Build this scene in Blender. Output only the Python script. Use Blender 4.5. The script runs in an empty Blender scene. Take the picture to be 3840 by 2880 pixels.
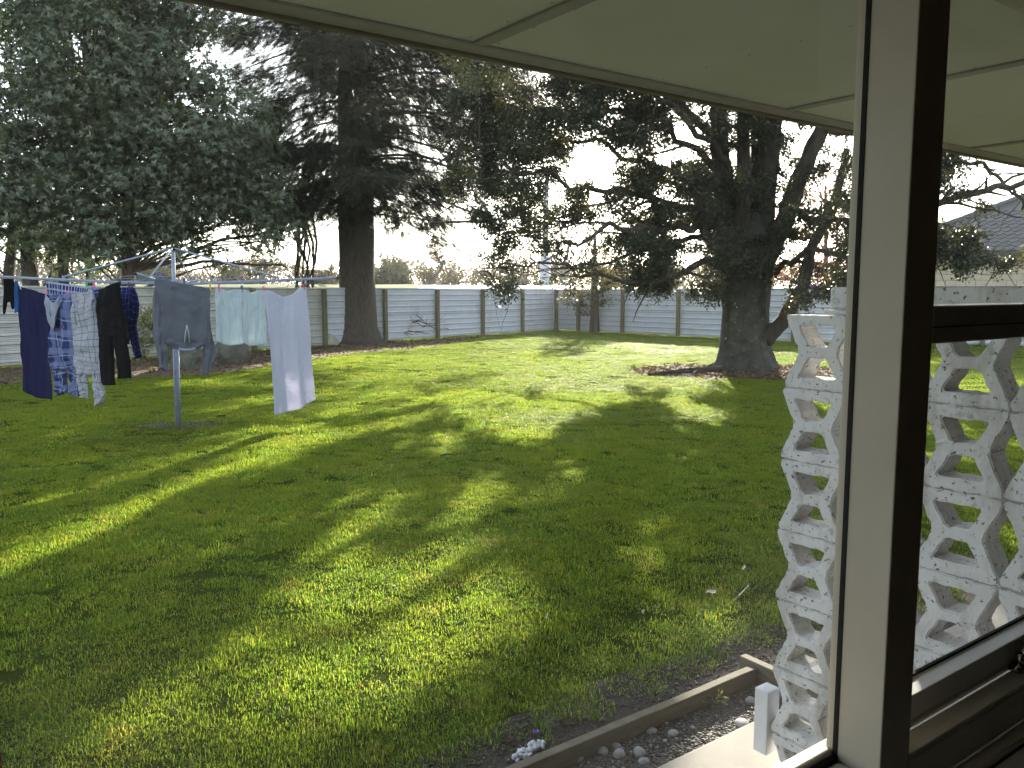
import bpy, bmesh, math, random
import numpy as np
from mathutils import Vector, Matrix, noise

SC = bpy.context.scene
COL = SC.collection
rnd = random.Random(7)
rng = np.random.default_rng(11)

# ------------------------------------------------------------------ camera, sky, sun, exposure
FPX, TILT, EYE = 3106.0, math.radians(6.34), 1.8
cam_d = bpy.data.cameras.new('camera')
cam_d.sensor_width = 36.0
cam_d.lens = 36.0 * FPX / 3840.0
cam_d.clip_start = 0.02
cam_d.clip_end = 2000.0
cam = bpy.data.objects.new('camera', cam_d)
COL.objects.link(cam)
cam.location = (0, 0, EYE)
cam.rotation_euler = (math.pi / 2 - TILT, 0, 0)
SC.camera = cam

SUN_AZ, SUN_EL = math.radians(10.6), math.radians(18.0)
world = bpy.data.worlds.new('World')
SC.world = world
world.use_nodes = True
wn = world.node_tree
wbg = wn.nodes['Background']
wsky = wn.nodes.new('ShaderNodeTexSky')
wsky.sky_type = 'NISHITA'
wsky.sun_disc = False
wsky.sun_elevation = SUN_EL
wsky.sun_rotation = SUN_AZ
wsky.air_density = 1.0
wsky.dust_density = 0.8
wsky.ozone_density = 1.0
whs = wn.nodes.new('ShaderNodeHueSaturation')
whs.inputs['Saturation'].default_value = 0.5
wn.links.new(wsky.outputs[0], whs.inputs['Color'])
wn.links.new(whs.outputs[0], wbg.inputs[0])
wbg.inputs[1].default_value = 0.15
SUN_DIR = Vector((math.sin(SUN_AZ) * math.cos(SUN_EL), math.cos(SUN_AZ) * math.cos(SUN_EL), math.sin(SUN_EL)))
sun_d = bpy.data.lights.new('sun', 'SUN')
sun_d.energy = 5.0
sun_d.angle = math.radians(0.5)
sun_d.color = (1.0, 0.91, 0.76)
sun = bpy.data.objects.new('sun', sun_d)
COL.objects.link(sun)
sun.rotation_euler = (-SUN_DIR).to_track_quat('-Z', 'Y').to_euler()
SC.view_settings.view_transform = 'Standard'
SC.view_settings.look = 'None'
SC.view_settings.exposure = 2.08
SC.view_settings.gamma = 1.0
SC.view_settings.use_curve_mapping = False
SC.cycles.max_bounces = 7
SC.cycles.diffuse_bounces = 4
SC.cycles.glossy_bounces = 2
SC.cycles.transmission_bounces = 4
SC.cycles.transparent_max_bounces = 16
SC.cycles.caustics_reflective = False
SC.cycles.caustics_refractive = False
SC.cycles.sample_clamp_indirect = 6.0

# ------------------------------------------------------------------ where things stand (metres; x right, y away, z up)
HA = math.radians(53.8)                       # the house wall runs along U, the garden is on its N side
UX, NX = Vector((math.sin(HA), math.cos(HA), 0)), Vector((-math.cos(HA), math.sin(HA), 0))
HOUSE = Matrix(((UX.x, NX.x, 0, 0), (UX.y, NX.y, 0, 0), (0, 0, 1, 0), (0, 0, 0, 1)))

def H(u, n, z=0.0):
    return UX * u + NX * n + Vector((0, 0, z))

def ray(px, py):
    x = (px - 1920) / FPX
    u = (1440 - py) / FPX
    return Vector((x, math.cos(TILT) + u * math.sin(TILT), -math.sin(TILT) + u * math.cos(TILT)))

def atD(px, py, D):
    r = ray(px, py)
    return Vector((0, 0, EYE)) + r * (D / r.y)

def gnd(px, py, z=0.0):
    r = ray(px, py)
    return Vector((0, 0, EYE)) + r * ((z - EYE) / r.z)

def onplane(px, py, A, B):
    """meets the vertical plane through A and B"""
    r = ray(px, py)
    t = Vector((B.x - A.x, B.y - A.y, 0)).normalized()
    nn = Vector((t.y, -t.x, 0))
    k = nn.dot(Vector((A.x, A.y, 0))) / nn.dot(r)
    return Vector((0, 0, EYE)) + r * k

# ------------------------------------------------------------------ object helpers
def tag(o, label=None, cat=None, group=None, kind=None):
    if label: o['label'] = label
    if cat: o['category'] = cat
    if group: o['group'] = group
    if kind: o['kind'] = kind
    return o

def link(name, me, mat=None, parent=None):
    o = bpy.data.objects.new(name, me)
    COL.objects.link(o)
    if parent is not None:
        o.parent = parent
    if mat is not None and me is not None and not me.materials:
        me.materials.append(mat)
    return o

def thing(name, label, cat, loc=(0, 0, 0), rotz=0.0, group=None):
    o = bpy.data.objects.new(name, None)
    o.empty_display_size = 0.2
    COL.objects.link(o)
    o.location = loc
    o.rotation_euler = (0, 0, rotz)
    return tag(o, label, cat, group)

def smooth(me, on=True):
    me.polygons.foreach_set('use_smooth', [on] * len(me.polygons))
    me.update()

class MB:
    """collects verts / faces, then becomes one mesh object"""
    def __init__(self):
        self.v, self.f, self.m = [], [], []
    def add(self, vs, fs, mi=0):
        k = len(self.v)
        self.v += [tuple(p) for p in vs]
        self.f += [tuple(i + k for i in f) for f in fs]
        self.m += [mi] * len(fs)
        return self
    def box(self, a, b, M=None, mi=0):
        (x0, y0, z0), (x1, y1, z1) = a, b
        vs = [Vector(p) for p in ((x0,y0,z0),(x1,y0,z0),(x1,y1,z0),(x0,y1,z0),(x0,y0,z1),(x1,y0,z1),(x1,y1,z1),(x0,y1,z1))]
        if M is not None:
            vs = [M @ p for p in vs]
        return self.add(vs, [(0,3,2,1),(4,5,6,7),(0,1,5,4),(1,2,6,5),(2,3,7,6),(3,0,4,7)], mi)
    def tube(self, pts, rad, sides=6, cap=True, jit=0.0, mi=0):
        pts = [Vector(p) for p in pts]
        n = len(pts)
        if not hasattr(rad, '__len__'):
            rad = [rad] * n
        ref = None
        vs, fs = [], []
        for i, p in enumerate(pts):
            d = (pts[min(i + 1, n - 1)] - pts[max(i - 1, 0)])
            d = d.normalized() if d.length > 1e-9 else Vector((0, 0, 1))
            if ref is None:
                ref = Vector((1, 0, 0)) if abs(d.x) < 0.8 else Vector((0, 1, 0))
            a = (ref - d * ref.dot(d)).normalized()
            ref = a
            b = d.cross(a)
            for k in range(sides):
                t = 2 * math.pi * k / sides
                r = rad[i] * (1 + (rnd.uniform(-jit, jit) if jit else 0))
                vs.append(p + (a * math.cos(t) + b * math.sin(t)) * r)
        for i in range(n - 1):
            for k in range(sides):
                k2 = (k + 1) % sides
                fs.append((i*sides+k, i*sides+k2, (i+1)*sides+k2, (i+1)*sides+k))
        if cap and sides > 2:
            fs.append(tuple(reversed(range(sides))))
            fs.append(tuple((n-1)*sides + k for k in range(sides)))
        return self.add(vs, fs, mi)
    def mesh(self, name):
        me = bpy.data.meshes.new(name)
        me.from_pydata(self.v, [], self.f)
        if any(self.m):
            me.polygons.foreach_set('material_index', self.m)
        me.update()
        return me
    def build(self, name, mat=None, parent=None, sm=False, bevel=0.0, segs=2):
        me = self.mesh(name)
        if bevel:
            bm = bmesh.new(); bm.from_mesh(me)
            bmesh.ops.bevel(bm, geom=[e for e in bm.edges if e.is_manifold and e.calc_face_angle(0) > 0.5], offset=bevel, segments=segs, affect='EDGES', profile=0.5)
            bm.to_mesh(me); bm.free()
        if sm:
            smooth(me)
        return link(name, me, mat, parent)

def np_mesh(name, V, Fc, attr=None):
    """V (n,3), Fc (m,k) faces of one size; attr: {name: per-face float}"""
    V = np.ascontiguousarray(V, dtype=np.float32); Fc = np.ascontiguousarray(Fc, dtype=np.int32)
    me = bpy.data.meshes.new(name)
    me.vertices.add(len(V)); me.vertices.foreach_set('co', V.ravel())
    k = Fc.shape[1]
    me.loops.add(Fc.size); me.loops.foreach_set('vertex_index', Fc.ravel())
    me.polygons.add(len(Fc)); me.polygons.foreach_set('loop_start', np.arange(0, Fc.size, k, dtype=np.int32))
    me.update(calc_edges=True)
    for a, vals in (attr or {}).items():
        at = me.attributes.new(a, 'FLOAT', 'FACE')
        at.data.foreach_set('value', np.ascontiguousarray(vals, dtype=np.float32))
    return me

def norm(a):
    return a / np.maximum(np.linalg.norm(a, axis=1, keepdims=True), 1e-9)

def scatter(name, tv, tf, P, D, Nn, S, tint=None):
    """copies of a small template (x = width, y = along, z = up) at P, along D, facing Nn, scaled by S; one mesh"""
    P = np.asarray(P, float); D = norm(np.asarray(D, float))
    Nn = np.asarray(Nn, float)
    X = norm(np.cross(D, Nn)); Z = np.cross(X, D)
    S = np.asarray(S, float)
    if S.ndim == 1:
        S = np.stack([S, S, S], 1)
    tv = np.asarray(tv, float); tf = np.asarray(tf, int)
    n = len(P)
    L = tv[None] * S[:, None, :]
    V = P[:, None, :] + L[..., 0:1] * X[:, None] + L[..., 1:2] * D[:, None] + L[..., 2:3] * Z[:, None]
    Fc = (tf[None] + (np.arange(n) * len(tv))[:, None, None]).reshape(-1, tf.shape[1])
    t = rng.random(n) if tint is None else np.asarray(tint)
    return np_mesh(name, V.reshape(-1, 3), Fc, {'tint': np.repeat(t, len(tf))})

def rdirs(n):
    return norm(rng.normal(size=(n, 3)))

# ------------------------------------------------------------------ materials
def new_mat(name):
    m = bpy.data.materials.new(name)
    m.use_nodes = True
    return m, m.node_tree, m.node_tree.nodes['Principled BSDF'], m.node_tree.nodes['Material Output']

def node(nt, t, **kw):
    n = nt.nodes.new(t)
    for k, v in kw.items():
        if k == 'ins':
            for i, x in v.items():
                n.inputs[i].default_value = x
        else:
            setattr(n, k, v)
    return n

def mapped_noise(nt, scale, detail=4, rough=0.6, coord='POS', stretch=(1, 1, 1), dist=0.0):
    if coord == 'POS':
        src = node(nt, 'ShaderNodeNewGeometry').outputs['Position']
    else:
        src = node(nt, 'ShaderNodeTexCoord').outputs[coord]
    mp = node(nt, 'ShaderNodeMapping')
    mp.inputs['Scale'].default_value = stretch
    nt.links.new(src, mp.inputs[0])
    n = node(nt, 'ShaderNodeTexNoise', ins={'Scale': scale, 'Detail': detail, 'Roughness': rough, 'Distortion': dist})
    nt.links.new(mp.outputs[0], n.inputs['Vector'])
    return n.outputs['Fac']

def ramp(nt, fac, stops):
    r = node(nt, 'ShaderNodeValToRGB')
    el = r.color_ramp.elements
    while len(el) < len(stops):
        el.new(0.5)
    for e, (p, c) in zip(el, stops):
        e.position = p
        e.color = (c[0], c[1], c[2], 1) if hasattr(c, '__len__') else (c, c, c, 1)
    nt.links.new(fac, r.inputs[0])
    return r.outputs[0]

def mixc(nt, fac, a, b, mode='MIX'):
    n = node(nt, 'ShaderNodeMix', data_type='RGBA', blend_type=mode)
    for s, x in ((0, fac), (6, a), (7, b)):
        if hasattr(x, 'is_linked') or hasattr(x, 'links'):
            nt.links.new(x, n.inputs[s])
        else:
            n.inputs[s].default_value = x if s == 0 else (x[0], x[1], x[2], 1)
    return n.outputs[2]

def math_n(nt, op, a, b=0.0, c=0.0):
    n = node(nt, 'ShaderNodeMath', operation=op)
    for i, x in enumerate((a, b, c)):
        if hasattr(x, 'links'):
            nt.links.new(x, n.inputs[i])
        else:
            n.inputs[i].default_value = x
    return n.outputs[0]

def bump(nt, bsdf, h, strength=0.3, dist=0.01):
    b = node(nt, 'ShaderNodeBump', ins={'Strength': strength, 'Distance': dist})
    nt.links.new(h, b.inputs['Height'])
    nt.links.new(b.outputs[0], bsdf.inputs['Normal'])

def plain(name, c1, c2=None, scale=8.0, rough=0.7, bmp=0.0, bscale=None, dist=0.005, stretch=(1, 1, 1), metal=0.0, spec=0.4,
          spots=None, spot_scale=30, spot_lo=0.62, detail=5):
    m, nt, b, out = new_mat(name)
    c2 = c2 or tuple(x * 0.8 for x in c1)
    f = mapped_noise(nt, scale, detail, 0.62, stretch=stretch)
    c = ramp(nt, f, [(0.3, c2), (0.7, c1)])
    if spots:
        s = mapped_noise(nt, spot_scale, 3, 0.6)
        sf = ramp(nt, s, [(spot_lo, 0.0), (spot_lo + 0.05, 1.0)])
        c = mixc(nt, sf, c, spots)
    nt.links.new(c, b.inputs['Base Color'])
    b.inputs['Roughness'].default_value = rough
    b.inputs['Metallic'].default_value = metal
    b.inputs['Specular IOR Level'].default_value = spec
    if bmp:
        h = mapped_noise(nt, bscale or scale * 4, 5, 0.65, stretch=stretch)
        bump(nt, b, h, bmp, dist)
    return m

def leafy(name, dark, light, back, trans=0.4, rough=0.5, spec=0.5, vary=None):
    """leaf: diffuse + gloss in front, light through the blade"""
    m, nt, b, out = new_mat(name)
    at = node(nt, 'ShaderNodeAttribute', attribute_name='tint')
    c = ramp(nt, at.outputs['Fac'], [(0.0, dark), (1.0, light)])
    if vary:
        f = mapped_noise(nt, vary[0], 3)
        c = mixc(nt, ramp(nt, f, [(0.4, 0.0), (0.65, 1.0)]), c, vary[1])
    nt.links.new(c, b.inputs['Base Color'])
    b.inputs['Roughness'].default_value = rough
    b.inputs['Specular IOR Level'].default_value = spec
    tr = node(nt, 'ShaderNodeBsdfTranslucent')
    cb = mixc(nt, 1.0, c, back, 'MULTIPLY')
    nt.links.new(cb, tr.inputs[0])
    mx = node(nt, 'ShaderNodeMixShader', ins={0: trans})
    nt.links.new(b.outputs[0], mx.inputs[1]); nt.links.new(tr.outputs[0], mx.inputs[2])
    nt.links.new(mx.outputs[0], out.inputs[0])
    return m

def cloth(name, col, col2=None, trans=0.35, plaid=None, rough=0.9, weave=900, tcol=None):
    """fabric; plaid = list of (axis, period, width, offset, colour, strength)"""
    m, nt, b, out = new_mat(name)
    f = mapped_noise(nt, 22, 4, coord='UV')
    c = ramp(nt, f, [(0.3, col2 or tuple(x * 0.86 for x in col)), (0.7, col)])
    if plaid:
        uv = node(nt, 'ShaderNodeTexCoord').outputs['UV']
        sp = node(nt, 'ShaderNodeSeparateXYZ'); nt.links.new(uv, sp.inputs[0])
        for ax, per, wid, off, pc, st in plaid:
            t = math_n(nt, 'FRACT', math_n(nt, 'MULTIPLY_ADD', sp.outputs[ax], 1.0 / per, off))
            k = math_n(nt, 'MULTIPLY', math_n(nt, 'LESS_THAN', t, wid), st)
            c = mixc(nt, k, c, pc)
    nt.links.new(c, b.inputs['Base Color'])
    b.inputs['Roughness'].default_value = rough
    b.inputs['Specular IOR Level'].default_value = 0.05
    h = mapped_noise(nt, 60, 5, 0.7, coord='UV')
    bump(nt, b, h, 0.18, 0.004)
    if trans:
        tr = node(nt, 'ShaderNodeBsdfTranslucent')
        if tcol:
            nt.links.new(mixc(nt, 1.0, c, tcol, 'MULTIPLY'), tr.inputs[0])
        else:
            nt.links.new(c, tr.inputs[0])
        mx = node(nt, 'ShaderNodeMixShader', ins={0: trans})
        nt.links.new(b.outputs[0], mx.inputs[1]); nt.links.new(tr.outputs[0], mx.inputs[2])
        nt.links.new(mx.outputs[0], out.inputs[0])
    return m

M = {}
M['cream_paint'] = plain('cream_paint', (0.62, 0.56, 0.47), (0.56, 0.50, 0.42), 6, 0.45, 0.08, 90, 0.002, spots=(0.25, 0.2, 0.14), spot_scale=55, spot_lo=0.74)
M['frame_paint'] = plain('frame_paint', (0.66, 0.65, 0.62), (0.60, 0.58, 0.55), 5, 0.4, 0.06, 70, 0.002, spots=(0.3, 0.27, 0.22), spot_scale=70, spot_lo=0.72)
M['gasket'] = plain('gasket', (0.012, 0.011, 0.01), (0.006, 0.006, 0.006), 40, 0.8)
M['soffit'] = plain('soffit', (0.70, 0.74, 0.63), (0.65, 0.69, 0.58), 2.2, 0.75, 0.05, 300, 0.001, spots=(0.2, 0.18, 0.12), spot_scale=34, spot_lo=0.80)
M['soffit_trim'] = plain('soffit_trim', (0.44, 0.42, 0.40), (0.34, 0.33, 0.31), 9, 0.6, 0.1, 40, 0.002)
M['fascia'] = plain('fascia', (0.24, 0.22, 0.16), (0.15, 0.14, 0.10), 12, 0.6, 0.1, 60, 0.002)
M['room'] = plain('room_wall', (0.36, 0.32, 0.26), (0.32, 0.28, 0.23), 3, 0.8)
M['carpet'] = plain('carpet', (0.06, 0.045, 0.035), (0.045, 0.035, 0.03), 60, 0.95)
M['curtain'] = cloth('curtain', (0.12, 0.02, 0.015), trans=0.0)
M['chrome'] = plain('chrome', (0.6, 0.6, 0.6), (0.5, 0.5, 0.5), 20, 0.18, metal=1.0)
M['dark_metal'] = plain('dark_metal', (0.02, 0.02, 0.02), (0.01, 0.01, 0.01), 20, 0.35)
M['brickwork'] = plain('brickwork', (0.36, 0.30, 0.24), (0.28, 0.23, 0.19), 8, 0.85, 0.3, 40)
M['galv'] = plain('galvanised_tube', (0.28, 0.32, 0.40), (0.20, 0.24, 0.32), 14, 0.45, metal=0.35)
M['post_wood'] = plain('post_wood', (0.17, 0.15, 0.085), (0.09, 0.08, 0.045), 5, 0.85, 0.5, 30, 0.004, stretch=(6, 6, 0.6))
M['edge_wood'] = plain('edge_wood', (0.17, 0.145, 0.10), (0.09, 0.08, 0.055), 7, 0.85, 0.5, 30, 0.004, stretch=(1, 1, 6))
M['bark_dark'] = plain('bark_dark', (0.085, 0.07, 0.055), (0.035, 0.028, 0.022), 6, 0.9, 1.0, 16, 0.05, stretch=(2.2, 2.2, 0.7))
M['bark_grey'] = plain('bark_grey', (0.075, 0.07, 0.055), (0.028, 0.026, 0.021), 4, 0.9, 0.9, 18, 0.03, spots=(0.085, 0.095, 0.075), spot_scale=9, spot_lo=0.58)
M['bark_far'] = plain('bark_far', (0.13, 0.11, 0.09), (0.10, 0.08, 0.065), 4, 0.9)
M['twig'] = plain('twig', (0.13, 0.10, 0.07), (0.08, 0.06, 0.045), 6, 0.9)
M['concrete'] = plain('concrete', (0.36, 0.33, 0.29), (0.29, 0.265, 0.235), 5, 0.85, 0.25, 80, 0.003, spots=(0.24, 0.22, 0.19), spot_scale=38, spot_lo=0.7)
M['river_stone'] = plain('river_stone', (0.33, 0.33, 0.33), (0.25, 0.25, 0.255), 18, 0.75, 0.12, 120, 0.002)
M['boulder'] = plain('boulder', (0.11, 0.105, 0.08), (0.05, 0.048, 0.036), 4, 0.9, 0.9, 12, 0.03, spots=(0.19, 0.185, 0.15), spot_scale=9, spot_lo=0.64)
M['pale_stone'] = plain('pale_stone', (0.42, 0.39, 0.33), (0.32, 0.3, 0.25), 5, 0.85, 0.4, 25, 0.01)
M['white_block'] = plain('white_block', (0.76, 0.76, 0.78), (0.66, 0.65, 0.66), 7, 0.85, 0.6, 90, 0.004, spots=(0.085, 0.075, 0.07), spot_scale=62, spot_lo=0.615, detail=8)
def block_mat():
    m = M['white_block']; nt = m.node_tree; b = nt.nodes['Principled BSDF']
    src = b.inputs['Base Color'].links[0].from_socket
    st = ramp(nt, mapped_noise(nt, 7, 6, 0.72, stretch=(1, 1, .35)), [(0.50, 0.0), (0.68, 0.75)])
    c = mixc(nt, st, src, (0.40, 0.36, 0.31))
    ag = ramp(nt, mapped_noise(nt, 19, 5, 0.75), [(0.58, 0.0), (0.66, 0.6)])
    c = mixc(nt, ag, c, (0.30, 0.29, 0.27))
    nt.links.new(c, b.inputs['Base Color'])
block_mat()
M['white_post'] = plain('white_post', (0.74, 0.74, 0.77), (0.66, 0.66, 0.69), 9, 0.7, 0.25, 120, 0.002)
M['mortar'] = plain('mortar', (0.42, 0.41, 0.40), (0.30, 0.29, 0.28), 20, 0.95, 0.5, 120, 0.003)
M['soil'] = plain('soil', (0.055, 0.043, 0.036), (0.028, 0.022, 0.019), 14, 0.95, 1.0, 70, 0.01)
M['litter_soil'] = plain('litter_soil', (0.13, 0.085, 0.055), (0.06, 0.04, 0.028), 10, 0.95, 1.0, 60, 0.01)
M['white_paint'] = plain('white_paint', (0.7, 0.7, 0.76), (0.62, 0.62, 0.68), 8, 0.6)
M['pole_steel'] = plain('pole_steel', (0.46, 0.49, 0.55), (0.38, 0.41, 0.48), 3, 0.6)
M['roof_tile'] = plain('roof_tile', (0.095, 0.095, 0.102), (0.05, 0.05, 0.054), 5, 0.7, 0.3, 30, 0.01)
M['pale_brick'] = plain('pale_brick', (0.64, 0.56, 0.43), (0.56, 0.48, 0.37), 2.5, 0.85, 0.3, 30, 0.006)
M['brick_mortar'] = plain('brick_mortar', (0.26, 0.22, 0.17), (0.2, 0.17, 0.13), 9, 0.95)
M['wool'] = plain('wool', (0.75, 0.76, 0.82), (0.6, 0.6, 0.66), 60, 0.95, 0.6, 120, 0.01)
M['feather'] = plain('feather', (0.62, 0.56, 0.46), (0.5, 0.45, 0.36), 60, 0.8)
M['flower'] = plain('flower_purple', (0.28, 0.12, 0.55), (0.2, 0.08, 0.45), 60, 0.7)
M['bead_paint'] = plain('bead_paint', (0.82, 0.82, 0.84), (0.78, 0.78, 0.8), 20, 0.3)
M['far_roof'] = plain('far_roof', (0.72, 0.72, 0.74), (0.62, 0.62, 0.66), 3, 0.5)
M['blue_truck'] = plain('blue_truck', (0.06, 0.13, 0.55), (0.05, 0.11, 0.48), 3, 0.4)

def fence_mat(name, c1, c2, stain, lo):
    m, nt, b, out = new_mat(name)
    c = ramp(nt, mapped_noise(nt, 2.2, 4, stretch=(1, 1, 3)), [(0.3, c2), (0.7, c1)])
    s = mapped_noise(nt, 1.3, 6, 0.7, stretch=(1, 1, 0.5))
    c = mixc(nt, ramp(nt, s, [(lo, 0.0), (lo + 0.25, 0.85)]), c, stain)
    fine = mapped_noise(nt, 40, 3, 0.6, stretch=(3, 3, 0.4))
    c = mixc(nt, ramp(nt, fine, [(0.62, 0.0), (0.72, 0.4)]), c, (0.2, 0.2, 0.2))
    nt.links.new(c, b.inputs['Base Color'])
    b.inputs['Roughness'].default_value = 0.5
    b.inputs['Metallic'].default_value = 0.0
    return m
M['fence_a'] = fence_mat('galvanised_sheet', (0.63, 0.66, 0.74), (0.53, 0.56, 0.63), (0.40, 0.41, 0.42), 0.52)
M['fence_b'] = fence_mat('dull_grey_sheet', (0.50, 0.50, 0.48), (0.40, 0.40, 0.37), (0.26, 0.25, 0.19), 0.48)  # greyer, darker sheet for the left bays

M['groove_shade'] = plain('groove_shade', (0.22, 0.22, 0.23), (0.14, 0.14, 0.145), 6, 0.8)  # darker colour for the groove faces, painting in their shade
# glass: clear, with a dust film that also stands in for veiling glare
def glass_mat():
    m, nt, b, out = new_mat('window_glass')
    nt.nodes.remove(b)
    tr = node(nt, 'ShaderNodeBsdfTransparent', ins={0: (0.97, 0.98, 0.97, 1)})
    gl = node(nt, 'ShaderNodeBsdfGlossy', ins={0: (1, 1, 1, 1), 'Roughness': 0.0})
    fr = node(nt, 'ShaderNodeFresnel', ins={'IOR': 1.45})
    mx = node(nt, 'ShaderNodeMixShader')
    nt.links.new(math_n(nt, 'MULTIPLY', fr.outputs[0], 0.10), mx.inputs[0]); nt.links.new(tr.outputs[0], mx.inputs[1]); nt.links.new(gl.outputs[0], mx.inputs[2])
    film = mapped_noise(nt, 3.5, 5, 0.6, stretch=(1, 1, 0.5))
    speck = mapped_noise(nt, 130, 2, 0.5)
    a = ramp(nt, film, [(0.35, 0.002), (0.75, 0.007)])
    s = ramp(nt, speck, [(0.76, 0.0), (0.80, 0.04)])
    fac = math_n(nt, 'ADD', a, s)
    tl = node(nt, 'ShaderNodeBsdfTranslucent', ins={0: (0.9, 0.9, 0.88, 1)})
    m2 = node(nt, 'ShaderNodeMixShader')
    nt.links.new(fac, m2.inputs[0]); nt.links.new(mx.outputs[0], m2.inputs[1]); nt.links.new(tl.outputs[0], m2.inputs[2])
    nt.links.new(m2.outputs[0], out.inputs[0])
    return m
M['glass'] = glass_mat()
def smear_mat(name, a0, a1, sc):
    m, nt, b, out = new_mat(name)
    nt.nodes.remove(b)
    tr = node(nt, 'ShaderNodeBsdfTransparent')
    tl = node(nt, 'ShaderNodeBsdfTranslucent', ins={0: (0.85, 0.87, 0.86, 1)})
    f = ramp(nt, mapped_noise(nt, sc, 4), [(0.35, a0), (0.65, a1)])
    mx = node(nt, 'ShaderNodeMixShader')
    nt.links.new(f, mx.inputs[0]); nt.links.new(tr.outputs[0], mx.inputs[1]); nt.links.new(tl.outputs[0], mx.inputs[2])
    nt.links.new(mx.outputs[0], out.inputs[0])
    return m
M['droplet'] = smear_mat('dried_droplet', 0.10, 0.34, 400)

# lawn
def lawn_mat():
    m, nt, b, out = new_mat('lawn_soil')
    f = mapped_noise(nt, 0.5, 6, 0.7)
    c = ramp(nt, f, [(0.3, (0.035, 0.055, 0.008)), (0.7, (0.055, 0.078, 0.012))])
    g = mapped_noise(nt, 45, 4, 0.7)
    c = mixc(nt, ramp(nt, g, [(0.45, 0.0), (0.7, 0.8)]), c, (0.03, 0.03, 0.012))
    nt.links.new(c, b.inputs['Base Color'])
    b.inputs['Roughness'].default_value = 1.0
    b.inputs['Specular IOR Level'].default_value = 0.0
    bump(nt, b, g, 1.0, 0.03)
    return m
M['lawn'] = lawn_mat()
def field_mat():
    m, nt, b, out = new_mat('field_grass')
    f = mapped_noise(nt, 0.35, 6, 0.7)
    c = ramp(nt, f, [(0.3, (0.10, 0.12, 0.02)), (0.7, (0.14, 0.15, 0.03))])
    nt.links.new(c, b.inputs['Base Color'])
    b.inputs['Roughness'].default_value = 0.95
    bump(nt, b, mapped_noise(nt, 5, 5, 0.7), 1.0, 0.2)
    return m
M['field'] = field_mat()

def grass_mat():
    m, nt, b, out = new_mat('grass_blades')
    at = node(nt, 'ShaderNodeAttribute', attribute_name='tint')
    c = ramp(nt, at.outputs['Fac'], [(0.0, (0.042, 0.078, 0.016)), (0.55, (0.078, 0.120, 0.021)), (0.86, (0.115, 0.148, 0.026)), (1.0, (0.20, 0.17, 0.05))])
    big = mapped_noise(nt, 0.9, 5, 0.65)
    c = mixc(nt, ramp(nt, big, [(0.42, 0.0), (0.66, 0.55)]), c, (0.125, 0.14, 0.02))
    dry = mapped_noise(nt, 2.7, 4, 0.7)
    c = mixc(nt, ramp(nt, dry, [(0.56, 0.0), (0.70, 0.6)]), c, (0.17, 0.145, 0.05))
    nt.links.new(c, b.inputs['Base Color'])
    b.inputs['Roughness'].default_value = 0.5
    nt.links.new(ramp(nt, at.outputs['Fac'], [(0.90, 0.03), (0.92, 0.45)]), b.inputs['Specular IOR Level'])
    tr = node(nt, 'ShaderNodeBsdfTranslucent')
    nt.links.new(mixc(nt, 1.0, c, (3.8, 3.8, 1.7), 'MULTIPLY'), tr.inputs[0])
    mx = node(nt, 'ShaderNodeMixShader', ins={0: 0.58})
    nt.links.new(b.outputs[0], mx.inputs[1]); nt.links.new(tr.outputs[0], mx.inputs[2])
    nt.links.new(mx.outputs[0], out.inputs[0])
    return m
M['grass'] = grass_mat()

M['leaf_broad'] = leafy('leaf_broad', (0.058, 0.078, 0.052), (0.135, 0.165, 0.115), (1.6, 1.9, 0.5), 0.22, 0.4, 0.6, vary=(0.7, (0.085, 0.095, 0.05)))
M['leaf_holly'] = leafy('leaf_small', (0.022, 0.030, 0.018), (0.052, 0.062, 0.034), (2.2, 1.8, 0.5), 0.22, 0.4, 0.5)
M['leaf_spruce'] = leafy('needles', (0.020, 0.025, 0.014), (0.042, 0.050, 0.026), (1.6, 1.5, 0.5), 0.16, 0.6, 0.3)
M['leaf_gold'] = leafy('leaf_gold', (0.075, 0.075, 0.025), (0.15, 0.13, 0.04), (1.6, 1.4, 0.5), 0.3, 0.5, 0.4)
M['leaf_varieg'] = leafy('leaf_varieg', (0.10, 0.115, 0.04), (0.30, 0.30, 0.14), (1.4, 1.4, 0.5), 0.35, 0.45, 0.5)
M['leaf_orange'] = leafy('leaf_orange', (0.34, 0.055, 0.008), (0.52, 0.11, 0.012), (1.2, 0.8, 0.4), 0.25, 0.6, 0.3)
M['leaf_far'] = leafy('leaf_far', (0.080, 0.070, 0.050), (0.15, 0.128, 0.088), (1.25, 1.15, 0.85), 0.28, 0.7, 0.2)
M['leaf_fardark'] = leafy('leaf_fardark', (0.035, 0.045, 0.035), (0.06, 0.07, 0.05), (1.4, 1.4, 0.6), 0.3, 0.7, 0.2)
M['leaf_dead'] = leafy('leaf_dead', (0.07, 0.045, 0.03), (0.22, 0.15, 0.095), (1.2, 1.0, 0.8), 0.25, 0.8, 0.2)
M['weed'] = leafy('weed', (0.09, 0.13, 0.03), (0.20, 0.24, 0.08), (1.6, 1.7, 0.7), 0.4, 0.5, 0.3)

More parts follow.
